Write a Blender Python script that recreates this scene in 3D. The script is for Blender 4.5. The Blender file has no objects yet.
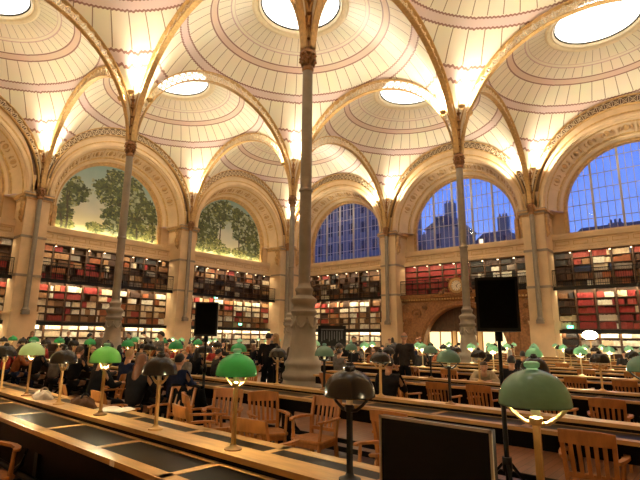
import bpy, bmesh, math, random
from mathutils import Vector, Matrix
PI = math.pi
rnd = random.Random(7)
SC = bpy.context.scene
COL = SC.collection
KIDS = {}

# ---------------------------------------------------------------- mesh helper
class MB:
    def __init__(self):
        self.v = []; self.f = []; self.m = []; self.s = []
    def quad(self, pts, m=0, smooth=False):
        b = len(self.v); self.v += [tuple(p) for p in pts]
        self.f.append(tuple(range(b, b + len(pts)))); self.m.append(m); self.s.append(smooth)
    def box(self, x0, x1, y0, y1, z0, z1, m=0):
        b = len(self.v)
        self.v += [(x0,y0,z0),(x1,y0,z0),(x1,y1,z0),(x0,y1,z0),(x0,y0,z1),(x1,y0,z1),(x1,y1,z1),(x0,y1,z1)]
        for q in ((3,2,1,0),(4,5,6,7),(0,1,5,4),(1,2,6,5),(2,3,7,6),(3,0,4,7)):
            self.f.append(tuple(b+i for i in q)); self.m.append(m); self.s.append(False)
    def obox(self, c, ax, ay, az, m=0):
        """oriented box: centre and three half axes"""
        c = Vector(c); ax = Vector(ax); ay = Vector(ay); az = Vector(az); b = len(self.v)
        for sx, sy, sz in ((-1,-1,-1),(1,-1,-1),(1,1,-1),(-1,1,-1),(-1,-1,1),(1,-1,1),(1,1,1),(-1,1,1)):
            self.v.append(tuple(c + ax*sx + ay*sy + az*sz))
        for q in ((3,2,1,0),(4,5,6,7),(0,1,5,4),(1,2,6,5),(2,3,7,6),(3,0,4,7)):
            self.f.append(tuple(b+i for i in q)); self.m.append(m); self.s.append(False)
    def bar(self, p, q, w, h, m=0, up=(0,0,1)):
        """rectangular bar from p to q, w wide (sideways), h high (towards up)"""
        p = Vector(p); q = Vector(q); d = q - p; L = d.length
        if L < 1e-6: return
        d /= L; up = Vector(up); s = d.cross(up)
        if s.length < 1e-4: s = d.cross(Vector((1,0,0)))
        s.normalize(); u = s.cross(d)
        self.obox((p+q)/2, d*(L/2), s*(w/2), u*(h/2), m)
    def tube(self, path, r, n=8, m=0, caps=True, flat=None):
        """round tube along path; r a number or list"""
        P = [Vector(p) for p in path]; k = len(P)
        R = r if isinstance(r, (list, tuple)) else [r]*k
        b = len(self.v); ref = Vector((0,0,1))
        d0 = (P[1]-P[0]).normalized()
        if abs(d0.dot(ref)) > .95: ref = Vector((1,0,0))
        for i in range(k):
            d = (P[min(i+1,k-1)]-P[max(i-1,0)]).normalized()
            s = d.cross(ref)
            if s.length < 1e-3: s = d.cross(Vector((0,1,0)))
            s.normalize(); u = s.cross(d).normalized()
            for j in range(n):
                a = 2*PI*j/n
                self.v.append(tuple(P[i] + (s*math.cos(a) + u*math.sin(a))*R[i]))
        for i in range(k-1):
            for j in range(n):
                self.f.append((b+i*n+j, b+i*n+(j+1)%n, b+(i+1)*n+(j+1)%n, b+(i+1)*n+j)); self.m.append(m); self.s.append(True)
        if caps:
            self.f.append(tuple(b+j for j in range(n))[::-1]); self.m.append(m); self.s.append(False)
            self.f.append(tuple(b+(k-1)*n+j for j in range(n))); self.m.append(m); self.s.append(False)
    def lathe(self, prof, n=24, c=(0,0,0), m=0, smooth=True, sq=1.0, cap=False):
        """prof: (r, z) list or (r, z, material)"""
        if smooth and len(prof) > 3:      # break the shading at sharp corners of the profile
            cut = None
            for i in range(1, len(prof)-1):
                d0 = Vector((prof[i][0]-prof[i-1][0], prof[i][1]-prof[i-1][1])); d1 = Vector((prof[i+1][0]-prof[i][0], prof[i+1][1]-prof[i][1]))
                if d0.length > 1e-6 and d1.length > 1e-6 and d0.angle(d1) > .75: cut = i; break
            if cut:
                self.lathe(prof[:cut+1], n, c, m, smooth, sq); self.lathe(prof[cut:], n, c, m, smooth, sq); return
        b = len(self.v)
        for p in prof:
            for j in range(n):
                a = 2*PI*(j+.5)/n
                self.v.append((c[0]+p[0]*math.cos(a), c[1]+p[0]*sq*math.sin(a), c[2]+p[1]))
        for i in range(len(prof)-1):
            mm = prof[i][2] if len(prof[i]) > 2 else m
            for j in range(n):
                self.f.append((b+i*n+j, b+i*n+(j+1)%n, b+(i+1)*n+(j+1)%n, b+(i+1)*n+j)); self.m.append(mm); self.s.append(smooth)
        if cap:
            self.f.append(tuple(b+j for j in range(n))[::-1]); self.m.append(m); self.s.append(False)
            e = b+(len(prof)-1)*n
            self.f.append(tuple(e+j for j in range(n))); self.m.append(m); self.s.append(False)
    def ball(self, c, r, n=12, k=8, m=0, rot=None):
        rx, ry, rz = r if isinstance(r, (list, tuple)) else (r, r, r)
        b = len(self.v); c = Vector(c)
        for i in range(k+1):
            t = PI*i/k
            for j in range(n):
                a = 2*PI*j/n
                q = Vector((rx*math.sin(t)*math.cos(a), ry*math.sin(t)*math.sin(a), -rz*math.cos(t)))
                if rot is not None: q = rot @ q
                self.v.append(tuple(c+q))
        for i in range(k):
            for j in range(n):
                self.f.append((b+i*n+j, b+i*n+(j+1)%n, b+(i+1)*n+(j+1)%n, b+(i+1)*n+j)); self.m.append(m); self.s.append(True)
    def extr(self, prof, p0, p1, out, m=0, up=(0,0,1), cap=True):
        """profile of (a along out, b along up) swept from p0 to p1"""
        p0 = Vector(p0); p1 = Vector(p1); out = Vector(out); up = Vector(up); b = len(self.v); n = len(prof)
        for p in (p0, p1):
            for a, h in prof: self.v.append(tuple(p + out*a + up*h))
        for j in range(n):
            self.f.append((b+j, b+(j+1)%n, b+n+(j+1)%n, b+n+j)); self.m.append(m); self.s.append(False)
        if cap:
            self.f.append(tuple(b+j for j in range(n))[::-1]); self.m.append(m); self.s.append(False)
            self.f.append(tuple(b+n+j for j in range(n))); self.m.append(m); self.s.append(False)
    def grid(self, rows, m=0, smooth=True, closed=False):
        b = len(self.v); n = len(rows[0])
        for r in rows: self.v += [tuple(p) for p in r]
        for i in range(len(rows)-1):
            for j in range(n if closed else n-1):
                self.f.append((b+i*n+j, b+i*n+(j+1)%n, b+(i+1)*n+(j+1)%n, b+(i+1)*n+j)); self.m.append(m); self.s.append(smooth)
    def addmesh(self, me, m=0, smooth=True):
        b = len(self.v)
        self.v += [tuple(v.co) for v in me.vertices]
        for p in me.polygons:
            self.f.append(tuple(b+i for i in p.vertices)); self.m.append(m); self.s.append(smooth)
    def add(self, o, off=0):
        b = len(self.v); self.v += o.v
        self.f += [tuple(b+i for i in f) for f in o.f]; self.m += [x+off for x in o.m]; self.s += o.s
    def xf(self, M):
        self.v = [tuple(M @ Vector(p)) for p in self.v]; return self
    def mesh(self, name, mats):
        me = bpy.data.meshes.new(name); me.from_pydata(self.v, [], self.f)
        for x in (mats if isinstance(mats, (list, tuple)) else [mats]): me.materials.append(x)
        me.polygons.foreach_set('material_index', self.m); me.polygons.foreach_set('use_smooth', self.s)
        me.update(); return me
    def build(self, name, mats, parent=None, loc=None, fixn=True):
        me = self.mesh(name, mats)
        if fixn and len(self.f) < 60000:
            bm = bmesh.new(); bm.from_mesh(me); bmesh.ops.recalc_face_normals(bm, faces=bm.faces); bm.to_mesh(me); bm.free()
        o = bpy.data.objects.new(name, me); COL.objects.link(o)
        if parent is not None:
            o.parent = parent; KIDS.setdefault(parent.name, []).append(o)
        if loc is not None: o.location = loc
        return o

def tag(o, label=None, cat=None, group=None, kind=None):
    if label: o['label'] = label
    if cat: o['category'] = cat
    if group: o['group'] = group
    if kind: o['kind'] = kind
    return o
def struct(o, label=None, cat=None):
    return tag(o, label, cat, kind='structure')
def thing(name, label, cat, loc=(0,0,0), rz=0.0, group=None):
    o = bpy.data.objects.new(name, None); COL.objects.link(o)
    o.empty_display_size = .1; o.location = loc; o.rotation_euler = (0,0,rz)
    return tag(o, label, cat, group)
def dup(o, loc=None, rz=None, label=None, group=None, parent=None):
    c = o.copy(); COL.objects.link(c)
    if parent is not None: c.parent = parent; KIDS.setdefault(parent.name, []).append(c)
    if loc is not None: c.location = loc
    if rz is not None: c.rotation_euler = (0,0,rz)
    if label: c['label'] = label
    if group: c['group'] = group
    for ch in KIDS.get(o.name, []): dup(ch, parent=c)
    return c
def setmat(o, i, mat):
    o.material_slots[i].link = 'OBJECT'; o.material_slots[i].material = mat
ORD = ['zeroth','first','second','third','fourth','fifth','sixth','seventh','eighth','ninth','tenth','eleventh','twelfth','thirteenth',
       'fourteenth','fifteenth','sixteenth','seventeenth','eighteenth','nineteenth','twentieth','twenty-first','twenty-second','twenty-third','twenty-fourth','twenty-fifth']

# ---------------------------------------------------------------- materials
def mat(name, col, rough=.5, metal=0.0, var=.12, scale=6.0, spec=.5, emit=None, estr=0.0, bump=0.0, stretch=None):
    m = bpy.data.materials.new(name); m.use_nodes = True
    nt = m.node_tree; b = nt.nodes['Principled BSDF']
    b.inputs['Roughness'].default_value = rough; b.inputs['Metallic'].default_value = metal
    b.inputs['Specular IOR Level'].default_value = spec
    tc = nt.nodes.new('ShaderNodeTexCoord'); mp = nt.nodes.new('ShaderNodeMapping')
    if stretch: mp.inputs['Scale'].default_value = stretch
    nz = nt.nodes.new('ShaderNodeTexNoise'); nz.inputs['Scale'].default_value = scale; nz.inputs['Detail'].default_value = 4
    rp = nt.nodes.new('ShaderNodeValToRGB')
    lo = [max(0, c*(1-var)) for c in col]; hi = [min(1, c*(1+var)) for c in col]
    rp.color_ramp.elements[0].position = .3; rp.color_ramp.elements[1].position = .7
    rp.color_ramp.elements[0].color = (*lo, 1); rp.color_ramp.elements[1].color = (*hi, 1)
    L = nt.links.new
    L(tc.outputs['Object'], mp.inputs[0]); L(mp.outputs[0], nz.inputs['Vector']); L(nz.outputs['Fac'], rp.inputs[0])
    L(rp.outputs[0], b.inputs['Base Color'])
    if emit:
        b.inputs['Emission Color'].default_value = (*emit, 1); b.inputs['Emission Strength'].default_value = estr
    if bump:
        bp = nt.nodes.new('ShaderNodeBump'); bp.inputs['Strength'].default_value = bump; bp.inputs['Distance'].default_value = .02
        L(nz.outputs['Fac'], bp.inputs['Height']); L(bp.outputs[0], b.inputs['Normal'])
    return m
def mathn(nt, op, a, b=None, c=None):
    n = nt.nodes.new('ShaderNodeMath'); n.operation = op
    for i, x in enumerate((a, b, c)):
        if x is None: continue
        if isinstance(x, (int, float)): n.inputs[i].default_value = x
        else: nt.links.new(x, n.inputs[i])
    return n.outputs[0]

STONE = mat('cream_stone', (.70,.52,.31), .6, var=.1, scale=1.2)
STONE2 = mat('gilded_stone', (.52,.32,.13), .5, var=.25, scale=5, bump=.3)
STONE_G = mat('grey_stone', (.30,.26,.205), .65, var=.14, scale=3)
GOLD = mat('gilt_moulding', (.58,.37,.14), .4, .2, var=.2, scale=8)
GOLDP = mat('gilt_ironwork', (.76,.60,.38), .4, .1, var=.2, scale=8)
BRONZE = mat('brown_bronze', (.30,.15,.06), .4, .4, var=.3, scale=12)
IRONG = mat('grey_painted_iron', (.26,.23,.185), .45, .1, var=.1, scale=4)
OAK = mat('honey_oak', (.50,.285,.10), .32, var=.25, scale=3, stretch=(6,1,6))
OAKC = mat('chair_oak', (.38,.145,.032), .45, var=.25, scale=5, stretch=(3,3,1))
DARKW = mat('dark_mahogany', (.005,.002,.001), .45, var=.3, scale=4, spec=.08)
LEATHER = mat('black_leather', (.004,.003,.002), .3, var=.4, scale=9, spec=.06)
BLACK = mat('black_plastic', (.003,.003,.003), .4, var=.2, spec=.25)
BLACKC = mat('black_cloth', (.003,.003,.003), .9, var=.3, scale=20, spec=.1)
SCREEN = mat('dark_screen', (.002,.002,.002), .3, var=.1, spec=.2)
SILVER = mat('silver_bezel', (.42,.38,.32), .35, .6, var=.08)
PAPER = mat('white_paper', (.85,.80,.70), .7, var=.06)
IRON = mat('dark_iron', (.010,.009,.008), .45, .2, var=.2, spec=.3)
CASEW = mat('bookcase_dark_wood', (.09,.042,.018), .5, var=.3, scale=4)
PINK = mat('rose_border', (.60,.36,.28), .5, var=.15)
LEDW = mat('warm_strip_light', (1,.9,.7), .5, emit=(1,.78,.48), estr=6)
LAMPW = mat('white_globe_light', (1,.95,.85), .5, emit=(1,.86,.62), estr=10)
UPL = mat('uplight_lens', (1,.9,.7), .5, emit=(1,.85,.55), estr=30)
DULL = mat('doorway_light', (1,.9,.7), .6, emit=(1,.76,.38), estr=.85)
GREENEX = mat('green_exit_light', (.05,.8,.35), .5, emit=(.1,1,.5), estr=2.2)
WHITEEX = mat('white_exit_mark', (.9,1,.9), .5, emit=(.9,1,.95), estr=2.5)
CLOCKF = mat('clock_face', (.85,.78,.62), .5, var=.04)
SHADOWB = mat('arch_shadow_brown', (.15,.085,.04), .6, var=.2)
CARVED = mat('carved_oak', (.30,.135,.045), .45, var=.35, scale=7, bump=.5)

def floor_mat():
    m = mat('oak_parquet', (.3,.15,.08), .35, var=.15)
    nt = m.node_tree; b = nt.nodes['Principled BSDF']
    tc = nt.nodes.new('ShaderNodeTexCoord'); br = nt.nodes.new('ShaderNodeTexBrick')
    br.inputs['Scale'].default_value = 1.6; br.inputs['Color1'].default_value = (.27,.115,.055,1); br.inputs['Color2'].default_value = (.19,.08,.038,1)
    br.inputs['Mortar'].default_value = (.08,.04,.02,1); br.inputs['Mortar Size'].default_value = .008
    br.inputs['Brick Width'].default_value = 1.2; br.inputs['Row Height'].default_value = .16
    nt.links.new(tc.outputs['Object'], br.inputs['Vector']); nt.links.new(br.outputs['Color'], b.inputs['Base Color'])
    return m
FLOOR = floor_mat()

BANDS = [(3.10,3.30,0),(3.86,4.24,1),(5.14,5.52,2),(6.40,6.72,2)]
def vault_mat():
    m = bpy.data.materials.new('faience_vault'); m.use_nodes = True
    nt = m.node_tree; b = nt.nodes['Principled BSDF']; L = nt.links.new
    b.inputs['Roughness'].default_value = .34; b.inputs['Specular IOR Level'].default_value = .45
    tc = nt.nodes.new('ShaderNodeTexCoord'); sp = nt.nodes.new('ShaderNodeSeparateXYZ'); L(tc.outputs['Object'], sp.inputs[0])
    X, Y = sp.outputs[0], sp.outputs[1]
    r = mathn(nt, 'SQRT', mathn(nt, 'ADD', mathn(nt, 'MULTIPLY', X, X), mathn(nt, 'MULTIPLY', Y, Y)))
    th = mathn(nt, 'ARCTAN2', Y, X)
    # scalloped edges of the ornamental bands
    sc = mathn(nt, 'MULTIPLY', mathn(nt, 'SINE', mathn(nt, 'MULTIPLY', th, 192)), .013)
    big = mathn(nt, 'GREATER_THAN', r, 4.6)
    rs = mathn(nt, 'ADD', r, mathn(nt, 'MULTIPLY', sc, big))
    rp = nt.nodes.new('ShaderNodeValToRGB'); rp.color_ramp.interpolation = 'CONSTANT'
    CR, LN, P1, P2 = (.87,.79,.61,1), (.32,.17,.13,1), (.74,.58,.52,1), (.66,.48,.42,1)
    els = [(0, CR)]
    for a, z, k in BANDS:
        w = .045 if k == 0 else .06
        mid = (CR, (.76,.57,.43,1), P1)[k]
        els += [(a, LN if k else P2), (a+w, mid), (z-w, LN if k else P2), (z, CR)]
    R0 = 7.6
    e = rp.color_ramp.elements
    e[0].position = 0; e[0].color = els[0][1]; e[1].position = els[1][0]/R0; e[1].color = els[1][1]
    for p, c in els[2:]:
        q = e.new(p/R0); q.color = c
    L(mathn(nt, 'DIVIDE', rs, R0), rp.inputs[0])
    # radial seams, 48 panels
    fr = mathn(nt, 'FRACT', mathn(nt, 'MULTIPLY', mathn(nt, 'ADD', th, PI), 48/(2*PI)))
    dd = mathn(nt, 'MULTIPLY', mathn(nt, 'MINIMUM', fr, mathn(nt, 'SUBTRACT', 1.0, fr)), mathn(nt, 'MULTIPLY', r, 2*PI/48))
    seam = mathn(nt, 'LESS_THAN', dd, mathn(nt, 'MULTIPLY', r, .0042))
    inb = None
    for a, z, k in BANDS:
        t = mathn(nt, 'MULTIPLY', mathn(nt, 'GREATER_THAN', r, a), mathn(nt, 'LESS_THAN', r, z))
        inb = t if inb is None else mathn(nt, 'ADD', inb, t)
    seam = mathn(nt, 'MULTIPLY', seam, mathn(nt, 'SUBTRACT', 1.0, inb))
    nz = nt.nodes.new('ShaderNodeTexNoise'); nz.inputs['Scale'].default_value = .8; L(tc.outputs['Object'], nz.inputs['Vector'])
    mx0 = nt.nodes.new('ShaderNodeMix'); mx0.data_type = 'RGBA'; mx0.blend_type = 'MULTIPLY'; mx0.inputs[0].default_value = .16
    L(rp.outputs[0], mx0.inputs[6]); L(nz.outputs['Color'], mx0.inputs[7])
    mx = nt.nodes.new('ShaderNodeMix'); mx.data_type = 'RGBA'
    L(seam, mx.inputs[0]); L(mx0.outputs[2], mx.inputs[6]); mx.inputs[7].default_value = (.30,.22,.14,1)
    L(mx.outputs[2], b.inputs['Base Color'])
    # each tile panel bulges slightly between its seams
    bp = nt.nodes.new('ShaderNodeBump'); bp.inputs['Strength'].default_value = .5; bp.inputs['Distance'].default_value = .05
    L(mathn(nt, 'MINIMUM', dd, .1), bp.inputs['Height']); L(bp.outputs[0], b.inputs['Normal'])
    return m
VAULT = vault_mat()
VRIM = mat('cream_oculus_moulding', (.82,.70,.46), .4, var=.06)
SKYL = mat('white_skylight_glass', (1,1,1), .3, emit=(1,.965,.88), estr=1.6, var=.02)
GLASS = bpy.data.materials.new('window_glass'); GLASS.use_nodes = True
def _glass():
    nt = GLASS.node_tree; nt.nodes.clear()
    o = nt.nodes.new('ShaderNodeOutputMaterial'); t = nt.nodes.new('ShaderNodeBsdfTransparent'); g = nt.nodes.new('ShaderNodeBsdfGlossy')
    g.inputs['Roughness'].default_value = .08; x = nt.nodes.new('ShaderNodeMixShader'); x.inputs[0].default_value = .05
    n = nt.nodes.new('ShaderNodeTexNoise'); n.inputs['Scale'].default_value = .7
    rp = nt.nodes.new('ShaderNodeValToRGB'); rp.color_ramp.elements[0].color = (.80,.84,.9,1); rp.color_ramp.elements[1].color = (.96,.98,1,1)
    L = nt.links.new; L(n.outputs['Fac'], rp.inputs[0]); L(rp.outputs[0], t.inputs[0])
    L(t.outputs[0], x.inputs[1]); L(g.outputs[0], x.inputs[2]); L(x.outputs[0], o.inputs[0])
_glass()
def shade_mat(name, col, trans, tcol, rough=.12):
    m = bpy.data.materials.new(name); m.use_nodes = True
    nt = m.node_tree; b = nt.nodes['Principled BSDF']; L = nt.links.new; o = nt.nodes['Material Output']
    n = nt.nodes.new('ShaderNodeTexNoise'); n.inputs['Scale'].default_value = 7
    rp = nt.nodes.new('ShaderNodeValToRGB'); rp.color_ramp.elements[0].color = (*[c*.85 for c in col], 1); rp.color_ramp.elements[1].color = (*[min(1,c*1.12) for c in col], 1)
    L(n.outputs['Fac'], rp.inputs[0]); L(rp.outputs[0], b.inputs['Base Color'])
    b.inputs['Roughness'].default_value = rough
    t = nt.nodes.new('ShaderNodeBsdfTranslucent'); t.inputs[0].default_value = (*tcol, 1)
    x = nt.nodes.new('ShaderNodeMixShader'); x.inputs[0].default_value = trans
    L(b.outputs[0], x.inputs[1]); L(t.outputs[0], x.inputs[2]); L(x.outputs[0], o.inputs[0])
    return m
SH_GREEN = shade_mat('green_opal_glass', (.035,.33,.13), .16, (.22,.80,.36))
SH_MINT = shade_mat('mint_opal_glass', (.30,.56,.43), .22, (.55,.95,.72))
SH_CELA = shade_mat('celadon_opal_glass', (.15,.31,.255), .05, (.35,.7,.4), .12)
SH_GLOW = shade_mat('green_glass_glow', (.22,.52,.20), .22, (.55,1,.45))  # lighter copy of the green glass, lamp glow put into its colour
SH_GLOW_HI = shade_mat('green_glass_glow_high', (.55,.72,.48), .28, (.85,1,.75))  # palest copy, for the most strongly lit shade, glow put into its colour
SH_DARK = mat('dark_bronze_shade', (.014,.010,.007), .2, .25, var=.3, scale=9, spec=.6)
BULB = mat('lamp_bulb', (1,.9,.7), .5, emit=(1,.82,.5), estr=14)
BRASS = mat('pale_brass', (.62,.40,.16), .35, .5, var=.15)
IVORY = mat('ivory_paint', (.75,.62,.38), .45, var=.1)
# ================================================================ the room
B = 10.5; ZS = 10.2; RS = B*math.sqrt(2)/2; WT = -.18; DEEP = -2.0
# floor
fm = MB(); fm.box(-3, 33, -3, 33, -.2, 0)
struct(fm.build('floor', FLOOR))

# vaults: nine sail vaults on pendentives
def vault(i, j):
    cx, cy = (i+.5)*B, (j+.5)*B
    mb = MB(); NA, NR = 96, 26; rows = []
    p0 = math.asin(2.0/RS)
    for a in range(NA):
        th = 2*PI*a/NA
        re = min((B/2)/max(abs(math.cos(th)), abs(math.sin(th)), 1e-9), RS*.99999)
        p1 = math.asin(re/RS); row = []
        for k in range(NR+1):
            p = p0 + (p1-p0)*k/NR
            row.append((RS*math.sin(p)*math.cos(th), RS*math.sin(p)*math.sin(th), ZS+RS*math.cos(p)))
        rows.append(row)
    rows.append(rows[0])
    mb.grid(rows)
    o = struct(mb.build('ceiling', VAULT, loc=(cx,cy,0), fixn=False))
    zz = ZS + RS*math.cos(p0)
    rm = MB(); prof = [(2.32,zz-.06),(2.34,zz-.14),(2.24,zz-.2),(2.12,zz-.16),(2.06,zz-.06),(2.0,zz-.1),(1.93,zz-.02),(1.93,zz+.22),(2.4,zz+.22),(2.32,zz-.06)]
    rm.lathe(prof, 64)
    rm.build('moulding', VRIM, o)
    dk = MB(); dk.lathe([(1.925,zz+.05),(1.86,zz+.05),(1.86,zz+.09),(1.925,zz+.09),(1.925,zz+.05)], 64); dk.build('iron_rim', IRON, o)
    gl = MB(); gl.v = [(1.93*math.cos(2*PI*k/64), 1.93*math.sin(2*PI*k/64), zz+.14) for k in range(64)]
    gl.f = [tuple(range(64))]; gl.m = [0]; gl.s = [False]
    g = gl.build('skylight', SKYL, o, fixn=False)
    gb = MB()
    for k in range(8):
        a = PI*k/4+.2; gb.bar((.5*math.cos(a),.5*math.sin(a),zz+.125),(1.9*math.cos(a),1.9*math.sin(a),zz+.125), .02,.02)
    gb.lathe([(.5,zz+.12),(.52,zz+.12),(.52,zz+.13),(.5,zz+.13),(.5,zz+.12)], 32)
    gb.build('glazing_bar', SILVER, g)
    return o
for i in range(3):
    for j in range(3): vault(i, j)

# ---- walls in local coordinates: s along the wall, t outwards (negative), z up
def W(side):
    if side == 'right': return lambda s, t, z: (t, s, z)
    return lambda s, t, z: (s, t, z)
RA, RB, ZC = 4.58, 3.78, 9.62
NSEG = 48
def arcpt(f, sc, r, th, t, zc=ZC): return f(sc + r*math.cos(th), t, zc + r*math.sin(th))
def fbox(mb, f, s0, s1, t0, t1, z0, z1, m=0):
    a = f(s0,t0,z0); b = f(s1,t1,z1)
    mb.box(min(a[0],b[0]),max(a[0],b[0]),min(a[1],b[1]),max(a[1],b[1]),min(a[2],b[2]),max(a[2],b[2]),m)
def ring(mb, f, sc, prof, a0=0, a1=PI, n=NSEG, m=0, zc=ZC, closed=True, smooth=True):
    """moulding swept round the arch: prof of (radius, t)"""
    rows = []
    for k in range(n+1):
        th = a0+(a1-a0)*k/n
        row = [arcpt(f, sc, r, th, t, zc) for r, t in prof]
        if closed: row.append(row[0])
        rows.append(row)
    mb.grid(rows, m, False)
def build_wall(side):
    f = W(side); mb = MB(); tr = MB()
    for bay in range(3):
        sc = (bay+.5)*B
        # face above the arch up to the vault
        rows = []
        for k in range(NSEG+1):
            th = PI*k/NSEG
            rows.append([arcpt(f, sc, RA, th, WT), f(sc+5.56*math.cos(th), WT, ZS+5.56*math.sin(th))])
        mb.grid(rows, 0, False)
        # plain barrel of the deep arch, springing on jambs
        rows = []
        for k in range(NSEG+1):
            th = PI*k/NSEG
            rows.append([arcpt(f, sc, RA+(RB-RA)*u, th, WT+(DEEP-WT)*u) for u in (0,.25,.5,.75,1)])
        mb.grid(rows, 0, False)
        for sg in (-1, 1):
            # flat underside where the deep arch rests on its consoles, and the strip of wall beside the lunette
            mb.quad([f(sc+sg*(RA-.01), WT, ZC-.01), f(sc+sg*(RB-.01), DEEP, ZC-.01), f(sc+sg*4.68, DEEP, ZC-.01), f(sc+sg*4.68, WT, ZC-.01)], 0)
            mb.quad([f(sc+sg*RB, DEEP, 8.0), f(sc+sg*4.66, DEEP, 8.0), f(sc+sg*4.66, DEEP, ZC), f(sc+sg*RB, DEEP, ZC)], 0)
            # wall behind the bookcases at the sides and back of the recess
        mb.quad([f(sc-4.66,DEEP,0), f(sc+4.66,DEEP,0), f(sc+4.66,DEEP,8.12), f(sc-4.66,DEEP,8.12)], 0)
    for g in range(4):
        s = g*B; h = .65
        s0 = s-h if g else -2.2
        s1 = s+h
        fbox(mb, f, s0, s1, DEEP-.3, WT, 0, 10.2, 0)
        # upper strip of wall beside the springing of the iron arches
    return mb.build('wall_'+side, [STONE], fixn=True)
for side in ('right', 'left'): struct(build_wall(side))
# the two walls behind the camera
wm = MB(); wm.box(31.5, 31.8, -2, 31.8, 0, 18); struct(wm.build('wall_back', STONE))
wm = MB(); wm.box(-2, 31.5, 31.5, 31.8, 0, 18); struct(wm.build('wall_front', STONE))

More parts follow.
